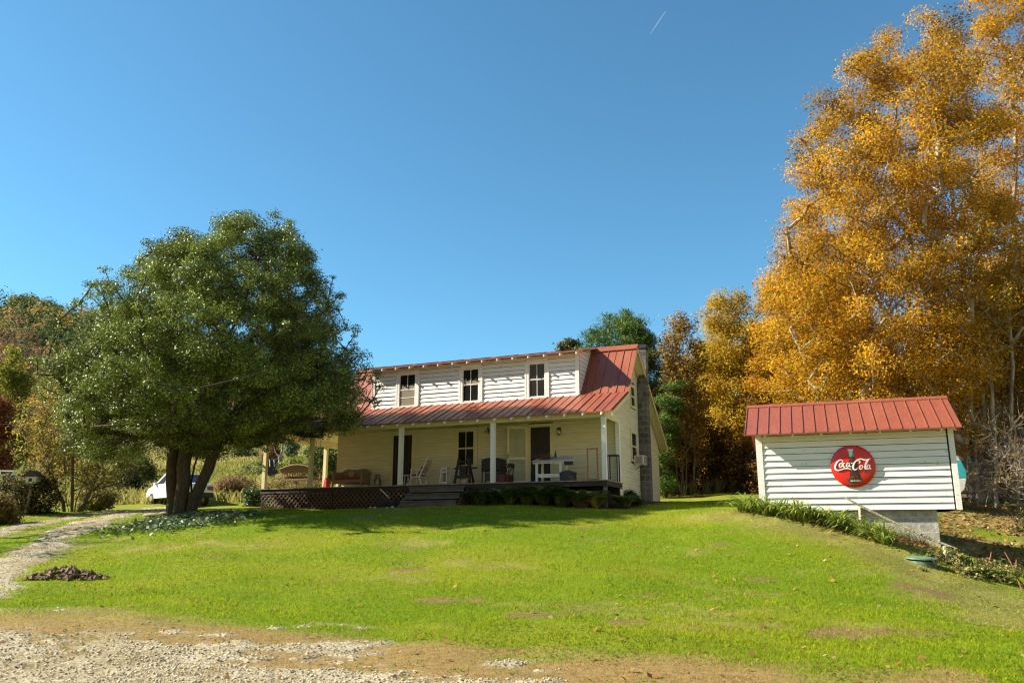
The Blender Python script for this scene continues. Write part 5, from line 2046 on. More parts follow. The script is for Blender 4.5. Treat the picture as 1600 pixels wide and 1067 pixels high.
# bare brush behind the shed's right end
def bare_shrub(label, base, stems, hgt, spread, mat, group, lean=(0, 0), depth=4, leaves=0, pal=None, r0=.03, name='bare_shrub'):
    t = thing(name, label, 'shrub', tuple(base), 0, group)
    pos, par, rad = [], [], []

    def grow(p, d, L, r_, lvl, parent):
        k = 3
        prev = parent
        q = np.array(p)
        for s in range(k):
            d = d + rng.normal(0, .16, 3) + np.array([lean[0] * .05, lean[1] * .05, .02 if lvl < 3 else -.06])
            d = d / np.linalg.norm(d)
            q = q + d * L / k
            pos.append(q.copy())
            par.append(prev)
            rad.append(r_ * (1 - .22 * (s + 1)))
            prev = len(pos) - 1
            if lvl < depth and s >= 0:
                for _ in range(2 if lvl < 2 else 1 + (rng.random() < .6)):
                    nd = d + rng.normal(0, .62, 3)
                    nd /= np.linalg.norm(nd)
                    grow(q, nd, L * (.55 + .25 * rng.random()), r_ * .55, lvl + 1, prev)
    for i in range(stems):
        a = rng.random() * 2 * PI
        p = np.array([math.cos(a), math.sin(a), 0]) * rng.random() * spread * .25
        pos.append(p)
        par.append(-1)
        rad.append(r0)
        d = np.array([math.cos(a) * spread * .5 + lean[0], math.sin(a) * spread * .4 + lean[1], 1.0])
        grow(p, d / np.linalg.norm(d), hgt * (.6 + .25 * rng.random()), r0, 1, len(pos) - 1)
    pos_, par_, rad_ = np.array(pos), np.array(par), np.maximum(np.array(rad), .005)
    v, f = tubes_np(pos_, par_, rad_, 4)
    np_mesh('stems', v, f, mat, t)
    if leaves:
        c = pos_[rng.integers(len(pos_) // 4, len(pos_), leaves)] + rng.normal(0, .12, (leaves, 3))
        nr = rng.normal(size=(leaves, 3)) + np.array([0, 0, .5])
        nr /= np.linalg.norm(nr, axis=1, keepdims=True)
        v, f, c = leaf_quads(c, nr, .07 + .07 * rng.random(leaves), pick(pal, leaves) * (.7 + .5 * rng.random((leaves, 1))), .6)
        np_mesh('leaves', v, f, M['leaf_gold'], t, c)
    return t


RB = [(.34, .18, .03), (.22, .12, .03), (.40, .27, .05)]
bare_shrub('pale bare twiggy bush right behind the shed roof corner', gbase(1535, 36), 6, 2.6, 1.2, M['bleached'], 'bare bushes behind the shed', (-.15, 0), 4, 900, RB, .03)
bare_shrub('tangled grey bare bush up the bank behind the turquoise camper', gbase(1575, 37), 7, 3.0, 1.3, M['greybark'], 'bare bushes behind the shed', (-.2, 0), 4, 1500, RB, .035)
bare_shrub('tall bare bush with bleached arching twigs at the right edge', gbase(1612, 33), 5, 2.8, 1.4, M['bleached'], 'bare bushes behind the shed', (-.25, 0), 4, 900, RB, .03)
bare_shrub('bare grey bush high on the bank near the right edge', gbase(1600, 42), 6, 4.0, 1.2, M['greybark'], 'bare bushes behind the shed', (-.1, 0), 4, 2200, RB, .045)
bare_shrub('low leafy-twigged bush above the shaded ditch', gbase(1640, 27), 6, 1.2, 1.2, M['greybark'], 'bare bushes behind the shed', (-.2, 0), 3, 500, [(.12, .13, .03), (.3, .22, .05)], .02)
US2 = [(1535, 40, 640, 40, 'rusty brown thicket behind the camper'), (1590, 41, 620, 45, 'dark brown thicket at the right edge of the bank'), (1560, 47, 590, 55, 'orange-brown thicket high on the bank behind the bare bushes'), (1640, 44, 600, 50, 'brown thicket just outside the right edge of the bank')]
for px, Yb, top, hw, lb in US2:
    gb = gbase(px, Yb)
    lay = crown_layers([(top, px - hw * .4, px + hw * .4), (top + 30, px - hw * .9, px + hw * .9), (top + 75, px - hw, px + hw), (768, px - hw * .8, px + hw * .8)], Yb)
    cen = sample_crown(lay, Yb, 110, .8, .1, .05)
    tree('brown_thicket', lb, 'shrub', tuple(gb), [bent(gb + (random.uniform(-.6, .6), 0, 0), pw(px + random.uniform(-hw, hw) * .6, top + 25, Yb), 5) for _ in range(4)], cen, rng.uniform(.35, .6, len(cen)), 60, .15,
         [(.24, .12, .025), (.15, .08, .02), (.34, .19, .03), (.09, .055, .02)], None, 'greybark', 'leaf_gold', .009, .45, group='brown thickets on the bank', flat=.9, twigs=160, twig_len=.9)
# pale slim trunks on the bank
for px, Yb, top, lb in ((1558, 33.5, 500, 'thin pale leaning trunk among the bare bushes'), (1528, 35, 560, 'straight pale trunk just right of the shed roof'), (1590, 34.5, 450, 'pale trunk close to the right edge, its top in golden leaves')):
    gb = gbase(px, Yb)
    cen = np.array([pw(px + random.uniform(-40, 30), top + random.uniform(-30, 60), Yb) for _ in range(16)])
    tree('slim_tree', lb, 'tree', tuple(gb), [bent(gb, pw(px - 12, top + 20, Yb), 9, .05)], cen, rng.uniform(.3, .6, 16), 60, .15, GOLD, GW, 'palebark', 'leaf_gold', .03, .35, group='slim pale trunks on the bank', twigs=60, twig_len=.9)

# --- left side of the picture
OLV = [(.27, .22, .04), (.20, .17, .035), (.36, .29, .055), (.22, .135, .045)]
bs = gbase(112, 33)
lay = crown_layers([(572, 85, 150), (610, 60, 185), (660, 38, 205), (710, 36, 212), (755, 60, 200)], 33)
cen = sample_crown(lay, 33, 150, .8, .05, .03)
tree('scrub_tree', 'loose olive-brown scrubby tree with leaning thin stems left of the drive', 'tree', tuple(bs), [bent(bs + (dx, 0, 0), pw(px, py, 33), 6, .08) for dx, px, py in ((-.1, 88, 620), (.1, 150, 690), (0, 120, 600), (.25, 175, 700), (-.3, 70, 690))],
     cen, rng.uniform(.3, .7, len(cen)), 75, .11, OLV, [.35, .3, .2, .15], 'greybark', 'leaf_gold', .011, .5, twigs=500, twig_len=.7, flat=1.0)
bs = gbase(8, 52)
lay = crown_layers([(625, -18, 8), (655, -28, 16), (700, -30, 18), (740, -26, 12)], 52)
cen = sample_crown(lay, 52, 70, .8, .15, .05)
tree('red_tree', 'deep red autumn tree at the left edge', 'tree', tuple(bs), [bent(bs, pw(2, 640, 52), 6)], cen, rng.uniform(.4, .8, len(cen)), 130, .17, [(.20, .05, .02), (.13, .04, .02), (.26, .10, .03)], None, 'greybark', 'leaf_gold', .013, .47)
bs = gbase(18, 66)
lay = crown_layers([(545, 2, 30), (580, -12, 44), (630, -16, 48), (690, -12, 46), (730, -5, 40)], 66)
cen = sample_crown(lay, 66, 90, .8, .15, .05)
tree('yellow_green_tree', 'yellow-green rounded tree above the red one at the left edge', 'tree', tuple(bs), [bent(bs, pw(16, 570, 66), 6)], cen, rng.uniform(.5, 1.0, len(cen)), 140, .2, [(.18, .19, .025), (.30, .26, .03), (.10, .12, .02)], None, 'greybark', 'leaf_gold', .016, .47)
bs = gbase(45, 84)
lay = crown_layers([(498, 0, 30), (530, -25, 58), (575, -30, 85), (620, -20, 105), (680, -10, 100)], 84)
cen = sample_crown(lay, 84, 130, .8, .1, .04)
tree('bare_tree', 'pinkish-brown nearly bare tree under the wooded hill at the left', 'tree', tuple(bs), [bent(bs, pw(px, py, 84), 7) for px, py in ((20, 510), (55, 540), (85, 590))], cen, rng.uniform(.6, 1.2, len(cen)), 70, .2,
     [(.30, .17, .10), (.24, .14, .08), (.36, .2, .07)], None, 'greybark', 'leaf_gold', .02, .45, twigs=900, twig_len=1.3)
bs = gbase(78, 72)
lay = crown_layers([(588, 60, 95), (620, 45, 125), (670, 45, 135), (720, 50, 130)], 72)
cen = sample_crown(lay, 72, 90, .8, .1, .04)
tree('orange_tree', 'dull orange autumn tree half hidden behind the scrubby tree at the left', 'tree', tuple(bs), [bent(bs, pw(80, 610, 72), 6)], cen, rng.uniform(.5, 1.0, len(cen)), 120, .2, [(.30, .15, .03), (.22, .13, .04), (.36, .2, .04)], None, 'greybark', 'leaf_gold', .016, .47)


gb = np.array([-20.5, 24.5, hz(-20.5, 24.5) - .05])
cen = gb + np.c_[rng.normal(0, 1.3, 46), rng.normal(0, 1.6, 46), rng.uniform(2.2, 6.5, 46)]
tree('half_bare_tree', 'half-bare tree just beyond the left edge whose shadow streaks the gravel drive', 'tree', tuple(gb), [bent(gb, gb + (.4, .3, 5.5), 8), bent(gb, gb + (-.6, -.4, 4.5), 8)], cen, rng.uniform(.4, .8, 46), 60, .12, OLV, None, 'greybark', 'leaf_gold', .02, .45, twigs=120, twig_len=1.0)
gb = np.array([-17.0, 17.6, hz(-17.0, 17.6) - .05])
cen = gb + np.c_[rng.normal(0, .5, 14), rng.normal(0, .5, 14), rng.uniform(1.6, 3.0, 14)]
tree('young_tree', 'young leafy tree beyond the left edge that shades the grass by the soil heap', 'tree', tuple(gb), [bent(gb, gb + (.1, .1, 2.6), 6)], cen, rng.uniform(.3, .5, 14), 90, .1, OLV, None, 'greybark', 'leaf_gold', .012, .45)


def bush(name, label, px, Y, top, hw, bot, n, per, size, pal, wts=None, cr=(.18, .4), leafm='leaf_plain', stems=5, depth=.8, group=None, **kw):
    gb = gbase(px, Y)
    lay = crown_layers([(top, px - hw * .35, px + hw * .35), (top + (bot - top) * .3, px - hw * .9, px + hw * .9), (top + (bot - top) * .65, px - hw, px + hw), (bot, px - hw * .85, px + hw * .85)], Y)
    cen = sample_crown(lay, Y, n, depth, .1, .05)
    return tree(name, label, 'shrub', tuple(gb), [bent(gb, pw(px + random.uniform(-hw, hw) * .6, top + (bot - top) * .3, Y), 4) for _ in range(stems)], cen, rng.uniform(cr[0], cr[1], n), per, size, pal, wts, 'greybark', leafm, .008, .45, group=group, **kw)


DB_ = [(.05, .05, .018), (.09, .07, .025), (.13, .10, .03), (.03, .035, .012)]
bush('dark_bush', 'dark brown-green thicket round the foot of the bird feeder post', 45, 31.5, 738, 48, 806, 80, 90, .10, DB_, None, (.25, .5))
bush('weedy_bush', 'yellow-green weedy bush at the bend of the drive', 152, 35, 758, 38, 799, 70, 80, .10, [(.26, .26, .06), (.18, .19, .04), (.30, .2, .08)], None, (.2, .4))
bush('brown_bush', 'low brown bush at the left edge beside the drive', 0, 28, 776, 24, 822, 50, 90, .09, [(.2, .12, .04), (.14, .11, .03), (.26, .18, .05)], None, (.2, .4))
bush('dark_bush', 'dark green hedge-like bush at the far end of the drive', 205, 50, 735, 22, 776, 50, 90, .14, [(.03, .045, .015), (.05, .06, .02)], None, (.3, .5))
bush('brown_bush', 'round dry brown bush between the white car and the porch', 368, 45, 745, 34, 782, 80, 90, .11, [(.20, .125, .06), (.26, .16, .07), (.14, .09, .04)], None, (.25, .5), 'leaf_gold')
bush('green_bush', 'dark glossy green bush at the left corner of the porch lattice', 397, 35.2, 757, 17, 798, 50, 110, .07, [(.03, .07, .015), (.05, .1, .02), (.09, .14, .025)], None, (.15, .3), 'leaf_holly')
bush('field_shrub', 'yellow-green shrub on the slope behind the porch swing', 462, 55, 712, 30, 765, 70, 90, .14, [(.22, .24, .035), (.30, .28, .05), (.14, .18, .03)], None, (.3, .6))
bush('field_shrub', 'darker green shrub behind the far porch post', 505, 50, 683, 28, 765, 80, 100, .13, [(.06, .10, .02), (.10, .14, .03), (.16, .18, .04)], None, (.3, .6))
bush('field_shrub', 'tan dry weeds behind the porch under the swing', 450, 43, 742, 60, 785, 110, 70, .10, [(.32, .24, .09), (.24, .2, .06), (.20, .14, .06)], None, (.25, .5), 'leaf_gold')
bush('field_shrub', 'pale green shrub behind the brown bush on the slope', 405, 62, 722, 34, 768, 70, 80, .15, [(.18, .22, .05), (.24, .26, .07)], None, (.3, .6))
bush('field_shrub', 'small reddish shrub up the slope behind the white bare sapling', 424, 85, 690, 16, 725, 40, 70, .2, [(.22, .11, .06), (.28, .16, .07)], None, (.4, .7), 'leaf_gold')
bush('field_shrub', 'round grey-green shrub far up the field', 380, 110, 700, 22, 716, 40, 60, .25, [(.12, .14, .05), (.18, .18, .07)], None, (.4, .8))
bush('field_shrub', 'grey-green bush high on the field just under the porch beam', 456, 105, 688, 10, 712, 30, 70, .25, [(.10, .14, .07), (.16, .2, .1)], None, (.4, .7))
bush('boxwood', 'small dark green bush at the foot of the chimney', 985, 30.2, 768, 13, 797, 40, 120, .05, [(.025, .05, .012), (.05, .08, .018)], None, (.12, .24))
bush('dark_bush', 'dark evergreen bush behind the trunk of the big evergreen', 205, 62, 700, 38, 765, 60, 80, .2, [(.05, .07, .02), (.12, .13, .03), (.2, .2, .04)], None, (.4, .7))
# white sapling
sp = gbase(436, 58)
t = thing('bare_sapling', 'slim white bare sapling on the slope behind the porch', 'tree', tuple(sp))
m_ = MB()
q = [pw(436, 735, 58) - sp, pw(437, 715, 58) - sp, pw(441, 704, 58) - sp, pw(441, 690, 58) - sp]
q[0] = np.zeros(3)
m_.tube(q, [.10, .09, .07, .03], 7)
m_.tube([q[1], pw(430, 706, 58) - sp, pw(428, 698, 58) - sp], [.06, .04, .02], 6)
m_.build('trunk', M['bleached'], t, True)
# dark heap left of it
q = gbase(429, 56)
t = thing('covered_heap', 'low black covered heap on the slope left of the porch swing', 'heap', (q[0], q[1], pw(429, 725, 56)[2]))
m_ = MB()
m_.prism([(-.55, -1.8), (.5, -1.8), (.5, .2), (.25, .34), (-.15, .30), (-.35, .36), (-.55, .18)], -.4, .4, 'y')
m_.build('cover', M['black'], t, bevel=.05)
m_ = MB()
for x in (-.3, 0, .3):
    m_.tube([(x, -.42, .26), (x + .05, -.43, -.2)], .03, 6)
m_.build('pale_ties', M['oldwhite'], t, True)

# --- weeds at the edge of the wood and ferns before the porch
def strap_clump(name, label, base, n, L, w, pal, cat, group=None, spread=.9, mat='leaf_plain', droop=1.0, up=.75, rot=0):
    t = thing(name, label, cat, tuple(base), 0, group)
    V, Fc, C = [], [], []
    for i in range(n):
        a = rng.random() * 2 * PI
        d = np.array([math.cos(a), math.sin(a), 0])
        s = np.array([-d[1], d[0], 0])
        l = L * (.6 + .5 * rng.random())
        k = 5
        p = d * .05 * rng.random()
        p = p + np.array([rng.normal(0, .07), rng.normal(0, .07), -.03])
        ang = up + rng.random() * .5
        c = np.array(pal[rng.integers(len(pal))]) * (.75 + .5 * rng.random())
        for j in range(k + 1):
            tt = j / k
            ww = w * (1 - tt) ** .7 * (.6 + .8 * min(1, tt * 4) * .5)
            V += [p - s * ww / 2, p + s * ww / 2]
            C += [c, c]
            if j < k:
                aa = ang - droop * 1.9 * tt * (.6 + .6 * rng.random() * .5)
                p = p + (d * math.cos(aa) * spread + np.array([0, 0, math.sin(aa)])) * l / k
                o = len(V) - 2
                Fc.append((o, o + 1, o + 3, o + 2))
    np_mesh('leaf_blades', np.array(V), np.array(Fc), M[mat], t, np.array(C))
    return t


def fern(label, base, n, L, pal, group):
    t = thing('fern', label, 'fern', tuple(base), 0, group)
    cs, ns, ds, ss, cc = [], [], [], [], []
    for i in range(n):
        a = rng.random() * 2 * PI
        d = np.array([math.cos(a), math.sin(a), 0])
        s = np.array([-d[1], d[0], 0])
        l = L * (.65 + .5 * rng.random())
        ang = 1.15 + .25 * rng.random()
        p = np.array([rng.normal(0, .05), rng.normal(0, .05), 0])
        col = np.array(pal[rng.integers(len(pal))]) * (.7 + .6 * rng.random())
        k = 13
        for j in range(k):
            tt = j / k
            aa = ang - 1.9 * tt ** 1.2
            st_ = d * math.cos(aa) + np.array([0, 0, math.sin(aa)])
            p = p + st_ * l / k
            wl = l * .30 * math.sin(PI * min(1, .12 + tt * .95)) + .02
            nn = np.cross(st_, s)
            for sg in (-1, 1):
                dd = s * sg + st_ * .35
                cs.append(p + dd * wl * .5)
                ns.append(nn if nn[2] > 0 else -nn)
                ds.append(dd)
                ss.append(wl)
                cc.append(col)
    cs, ns, ds, ss, cc = map(np.array, (cs, ns, ds, ss, cc))
    ns = ns / np.linalg.norm(ns, axis=1, keepdims=True)
    v, f, c = leaf_quads(cs, ns, ss, cc, .26, ds)
    np_mesh('fronds', v, f, M['leaf_plain'], t, c)
    return t


FG = [(.06, .10, .02), (.10, .15, .03), (.16, .20, .04)]
FY = [(.34, .30, .07), (.08, .12, .03), (.22, .22, .05)]
flabels = ['dark fern next to the lattice under the middle porch post', 'dark fern below the armchair', 'dark fern below the screen door', 'dark fern below the open door', 'big dark fern below the white table', 'dark fern below the chest',
           'dark fern with yellow fronds below the wooden frame', 'yellowing fern at the corner of the porch', 'green fern round the corner of the porch by the gable']
fu = [(-4.35, -.55), (-3.75, -.5), (-3.2, -.6), (-2.6, -.5), (-2.0, -.62), (-1.35, -.5), (-.75, -.58), (-.15, -.5), (.55, .35)]
for i, (lb, (u, v)) in enumerate(zip(flabels, fu)):
    q = HW(u, v)
    fern(lb, (q.x, q.y, hz(q.x, q.y) - .03), 34, (.95, .8, 1.1, .85, 1.25, .9, 1.05, .95, .8)[i], FY if i in (6, 7) else FG, 'ferns before the porch')
q = HW(-.55, -.85)
strap_clump('dry_grass_clump', 'tan dry grass clump at the right front foot of the porch', (q.x, q.y, hz(q.x, q.y)), 90, .5, .03, [(.36, .22, .08), (.28, .16, .06), (.2, .11, .05)], 'grass clump', None, .9, 'leaf_gold')
q = HW(.75, 1.4)
strap_clump('hosta', 'low dark leafy plant below the gable wall corner', (q.x, q.y, hz(q.x, q.y)), 60, .5, .09, [(.04, .08, .02), (.07, .11, .025)], 'plant', None, .9)

# daylilies along the top of the bank by the shed
LG = [(.24, .34, .05), (.34, .42, .08), (.15, .23, .03), (.42, .40, .10)]
dl = [(1163, 799), (1178, 801), (1194, 803), (1210, 805), (1226, 808), (1242, 810), (1256, 813), (1270, 816), (1284, 819), (1298, 822), (1312, 826), (1326, 830), (1340, 835), (1354, 840), (1368, 846), (1382, 850)]
for i, (px, py) in enumerate(dl):
    q = G(px, py)
    lb = 'arching green daylily clump in the row before the shed'
    if i == 0:
        lb = 'daylily clump at the left end of the row, left of the shed corner'
    elif i == len(dl) - 1:
        lb = 'daylily clump at the lower right end of the row'
    strap_clump('daylily', lb, (q.x, q.y + random.uniform(-.1, .25), q.z), 64, 1.05, .062, LG, 'daylily', 'daylilies in a row by the shed', 1.1, 'leaf_plain', 1.25, .85)
# dead stems in the bed between lilies and foundation
WD = [(.26, .15, .06), (.18, .11, .05), (.32, .22, .09), (.14, .15, .04)]
for i, (px, py, lb) in enumerate([(1395, 840, 'brown dead weeds before the middle of the block foundation'), (1425, 850, 'tangle of brown dead weeds left of the green lid'), (1452, 858, 'brown weeds just above the green lid'), (1240, 797, 'thin brown weeds against the left half of the shed wall')]):
    q = G(px, py)
    strap_clump('dead_weeds', lb, (q.x, q.y + .4, q.z), 130, .75 if i < 3 else .55, .016, WD, 'weeds', 'dead weeds by the shed', .8, 'leaf_gold', .8, .8)
for i, (px, py, lb) in enumerate([(1500, 888, 'green leafy weeds right of the lower fence post'), (1535, 905, 'leafy weeds along the edge of the shaded ditch'), (1565, 915, 'mixed green weeds near the rusty stalks')]):
    q = G(px, py)
    gb = np.array([q.x, q.y + .5, q.z - .03])
    cen = gb + np.c_[rng.normal(0, .45, 26), rng.normal(0, .3, 26), np.abs(rng.normal(.2, .16, 26))]
    tree('weed_patch', lb, 'weeds', tuple(gb), [[gb, gb + (0, 0, .3)]], cen, rng.uniform(.1, .22, 26), 40, .09, [(.14, .17, .04), (.22, .24, .06), (.08, .1, .03), (.3, .2, .07)], None, 'greybark', 'leaf_plain', .005, .45, group='leafy weeds by the ditch')
q0 = [(1048, 785), (1066, 783), (1084, 782), (1104, 780), (1124, 779), (1146, 778)]
for i, (px, py) in enumerate(q0):
    q = gbase(px, 41)
    lb = ['tuft of tall pale weeds nearest the house at the wood edge', 'tall weed tuft second from the house at the wood edge', 'tall weed tuft before the thin half-bare tree', 'tall weed tuft below the slender yellow tree', 'tall weed tuft left of the dark stems by the shed', 'tall weed tuft next to the shed at the wood edge'][i]
    strap_clump('tall_weeds', lb, (q[0], q[1], q[2]), 90, 1.0, .035, [(.20, .20, .06), (.28, .24, .08), (.13, .15, .04)], 'weeds', 'tall weeds at the wood edge', .5, 'leaf_plain', .5, 1.0)

# tall rough grass of the field behind
N = 60000
Y = 42 * (150 / 42) ** rng.random(N)
X = (rng.uniform(-120, 640, N) - 800) / F * Y
ok_ = ~((Y < 47) & (X > -13)) & (rng.random(N) < .35 + .9 * fbm(X * .12, Y * .08, 63, 3)) & (m_gravel(X, Y) < .2)
X, Y = X[ok_], Y[ok_]
n = len(X)
tn = np.clip(fbm(X * .10, Y * .07, 61, 4) * 1.6 - .3 + rng.normal(0, .15, n), 0, 1)[:, None]
mc = np.array([.20, .215, .035]) + (np.array([.36, .28, .10]) - np.array([.20, .215, .035])) * tn
v, f, c = blades(X, Y, (.22 + .35 * rng.random(n)), np.maximum(.05, Y * .0016), mc * (.75 + .5 * rng.random((n, 1))), .9)
g = np_mesh('meadow_grass', v, f, M['grass'], cols=c)
tag(g, 'rough tan and green grass of the hill field beyond the car', 'grass', kind='stuff')

# --- wooded hill far left: one mass of crowns
N = 1000
hx, hy = [], []
pxs = rng.uniform(-260, 720, N)
pys = rng.uniform(440, 720, N)
V, Fc, C = [], [], []
o = 0
hpal = np.array([(.065, .09, .03), (.09, .115, .035), (.14, .15, .04), (.20, .18, .045), (.36, .18, .05), (.40, .25, .05), (.10, .11, .05)])
hw_ = [.27, .25, .17, .12, .07, .06, .06]
Yh = rng.uniform(150, 285, N)
Xh = (rng.uniform(-260, 760, N) - 800) / F * Yh * 1.0
Zh = height(Xh, Yh)
cols = hpal[rng.choice(len(hpal), N, p=hw_)]
cenH = np.c_[Xh, Yh, Zh + rng.uniform(1.0, 3.0, N)]
per = 130
ci = np.repeat(np.arange(N), per)
d = rng.normal(size=(N * per, 3))
d /= np.linalg.norm(d, axis=1, keepdims=True)
R = rng.uniform(2.0, 3.6, N)
c = cenH[ci] + d * (R[ci] * (rng.random(N * per) ** .3))[:, None] * np.array([1, 1, 1.15])
nr = d + rng.normal(size=d.shape) * .4 + np.array([0, 0, .3])
nr /= np.linalg.norm(nr, axis=1, keepdims=True)
v, f, cc = leaf_quads(c, nr, rng.uniform(.5, 1.1, N * per), cols[ci] * (.7 + .6 * rng.random((N * per, 1))), .7)
g = np_mesh('forest', v, f, M['leaf_gold'], cols=cc)
tag(g, 'autumn forest covering the distant hill behind the big evergreen', 'forest', kind='stuff')


# ------------------------------------------------------------------ small things outdoors
# white car behind the evergreen trunks
cb = gbase(275, 42)
car = thing('parked_car', 'white car parked on the drive behind the trunks of the evergreen', 'car', (cb[0] + .1, cb[1], cb[2] + .08), math.radians(132))
# local axes: +x front, y side; low rounded saloon
prof = [(-2.2, .30), (-2.25, .62), (-2.15, .92), (-1.45, 1.0), (-.75, 1.42), (.25, 1.45), (1.05, .98), (2.0, .82), (2.22, .60), (2.2, .30)]
mb = MB()
lower = [(-2.2, .28), (-2.27, .60), (-2.18, .90), (-1.5, .98), (1.08, .96), (2.0, .80), (2.25, .58), (2.2, .28)]
rows = []
for y, s, dz in ((-.86, .97, 0.0), (-.84, .985, .01), (-.6, 1.0, .02), (.6, 1.0, .02), (.84, .985, .01), (.86, .97, .0)):
    rows.append([(x * s, y, z + dz if z > .5 else z) for x, z in lower])
nL = len(lower)
vs = [p for r_ in rows for p in r_]
fs = []
for i in range(len(rows) - 1):
    for k in range(nL):
        fs.append((i * nL + k, i * nL + (k + 1) % nL, (i + 1) * nL + (k + 1) % nL, (i + 1) * nL + k))
fs.append(tuple(range(nL)))
fs.append(tuple((len(rows) - 1) * nL + k for k in range(nL))[::-1])
mb.add(vs, fs)
mb.build('body', M['carpaint'], car, True, bevel=.04)
cab_ = [(-1.5, .97), (-.80, 1.42), (.20, 1.45), (1.06, .95)]
mb = MB()
vs = [(x, -.80 if z < 1.2 else -.64, z) for x, z in cab_] + [(x, .80 if z < 1.2 else .64, z) for x, z in cab_]
mb.add(vs, [(0, 1, 2, 3), (7, 6, 5, 4), (0, 4, 5, 1), (1, 5, 6, 2), (2, 6, 7, 3), (0, 3, 7, 4)])
mb.build('cabin', M['carglass'], car)
mb = MB()
mb.box(-.82, .22, -.66, .66, 1.425, 1.475)
for s in (-1, 1):
    mb.bar((-1.5, s * .80, .97), (-.80, s * .65, 1.43), .09)
    mb.bar((1.06, s * .80, .96), (.20, s * .65, 1.45), .08)
    mb.bar((-.25, s * .81, .97), (-.28, s * .66, 1.44), .08)
mb.build('roof', M['carpaint'], car, bevel=.015)
for s, nm in ((1, 'front_bumper'), (-1, 'rear_bumper')):
    MB().box(min(s * 2.12, s * 2.31), max(s * 2.12, s * 2.31), -.84, .84, .26, .50).build(nm, M['black'] if s < 0 else M['carpaint'], car, bevel=.03)
for x in (-1.35, 1.38):
    for s in (-1, 1):
        w = MB().lathe([(.16, -.09), (.30, -.095), (.325, -.07), (.325, .07), (.30, .095), (.16, .09)], (0, 0, 0), 24, 'y').build('wheel', M['tyre'], car, True)
        w.location = (x, s * .80, .24)
        MB().lathe([(.02, -.10), (.20, -.10), (.205, .10), (.02, .10)], (0, 0, 0), 16, 'y').build('rim', M['alloy'], w, True)
for s in (-1, 1):
    MB().box(-2.285, -2.20, s * .66 - .14, s * .66 + .14, .62, .80).build('tail_light', M['lamp_red'], car)
    MB().box(2.10, 2.235, s * .62 - .18, s * .62 + .18, .58, .72).build('headlight', M['enamelwhite'], car)
    MB().box(.72, .88, min(s * .82, s * 1.0), max(s * .82, s * 1.0), .92, 1.06).build('wing_mirror', M['carpaint'], car, bevel=.02)

# vintage camper behind the shed
cb = gbase(1418, 32.5)
camp = thing('camper', 'turquoise and white rounded camper trailer half hidden behind the shed', 'camper', (cb[0], cb[1], cb[2] - .12), -.30)
o2 = [(-1.75, .35), (1.62, .35), (1.86, .55), (1.97, .95), (1.97, 1.25), (1.82, 1.72), (1.55, 2.0), (1.2, 2.12), (-1.2, 2.12), (-1.7, 1.9), (-1.95, 1.3), (-1.9, .6)]


def inter_x(z, hi=True):
    iv = interval(o2, z)
    return iv[1] if hi else iv[0]


def band(z0, z1, y0, y1, n=8):
    zs = np.linspace(z0, z1, n)
    return [(inter_x(float(z), False), float(z)) for z in zs] + [(inter_x(float(z), True), float(z)) for z in zs[::-1]]


MB().prism(band(.36, .98, 0, 0), -.95, .95, 'y').build('lower_body', M['oldwhite'], camp, bevel=.03)
MB().prism(band(.981, 1.60, 0, 0), -.955, .955, 'y').build('turquoise_band', M['turquoise'], camp, bevel=.02)
MB().prism(band(1.601, 2.11, 0, 0), -.95, .95, 'y').build('roof', M['oldwhite'], camp, bevel=.04)
MB().box(1.30, 1.62, -.975, -.956, 1.12, 1.48).build('window', M['carglass'], camp)
MB().box(-.9, .3, -.975, -.956, 1.12, 1.48).build('window', M['carglass'], camp)
MB().box(1.55, 1.98, -.5, .5, .30, .40).build('bumper', M['alloy'], camp)
for s in (-1, 1):
    MB().lathe([(.14, -.08), (.31, -.08), (.33, 0), (.31, .08), (.14, .08)], (-.1, s * .88, .32), 20, 'y').build('wheel', M['tyre'], camp, True)

# bird feeder
cb = gbase(44, 31)
z = P(47, 750, 31).z
t = thing('bird_feeder', 'white bird feeder with a dark roof on a wooden post among dark bushes', 'bird feeder', tuple(cb))
hz_ = z - cb[2]
MB().bar((-.12, 0, 0), (.0, 0, hz_ - .12), .09).build('post', M['postwood'], t)
MB().box(-.20, .20, -.16, .16, hz_ - .12, hz_ + .14).build('feeder_box', M['oldwhite'], t, bevel=.01)
MB().prism([(-.32, hz_ + .12), (.32, hz_ + .12), (.05, hz_ + .34), (-.05, hz_ + .34)], -.24, .24, 'y').build('roof', M['metal_dark'], t)
MB().box(-.06, .06, -.166, -.161, hz_ - .06, hz_ + .06).build('opening', M['black'], t)

# white garden chair far left
c_ = pw(12, 748, 46)
t = thing('garden_chair', 'white slatted garden chair on the grass far left', 'garden chair', (c_[0], c_[1], hz(c_[0], c_[1])), .5)
hh_ = max(.0, c_[2] - hz(c_[0], c_[1]) - .1)
MB().box(-.45, .35, -.32, .32, hh_ + .28, hh_ + .34).build('seat', M['oldwhite'], t)
m_ = MB()
for i in range(5):
    y = -.26 + i * .13
    m_.bar((.25, y, hh_ + .30), (.72, y, hh_ + 1.0), .10, .03, up=(1, 0, 0))
m_.build('backrest', M['oldwhite'], t)
for s in (-1, 1):
    MB().bar((-.42, s * .34, 0), (-.42, s * .34, hh_ + .52), .08).build('leg', M['oldwhite'], t)
    MB().bar((.40, s * .34, 0), (.28, s * .34, hh_ + .52), .08).build('leg', M['oldwhite'], t)
    MB().box(-.50, .40, s * .38 - .07, s * .38 + .07, hh_ + .52, hh_ + .56).build('armrest', M['oldwhite'], t)

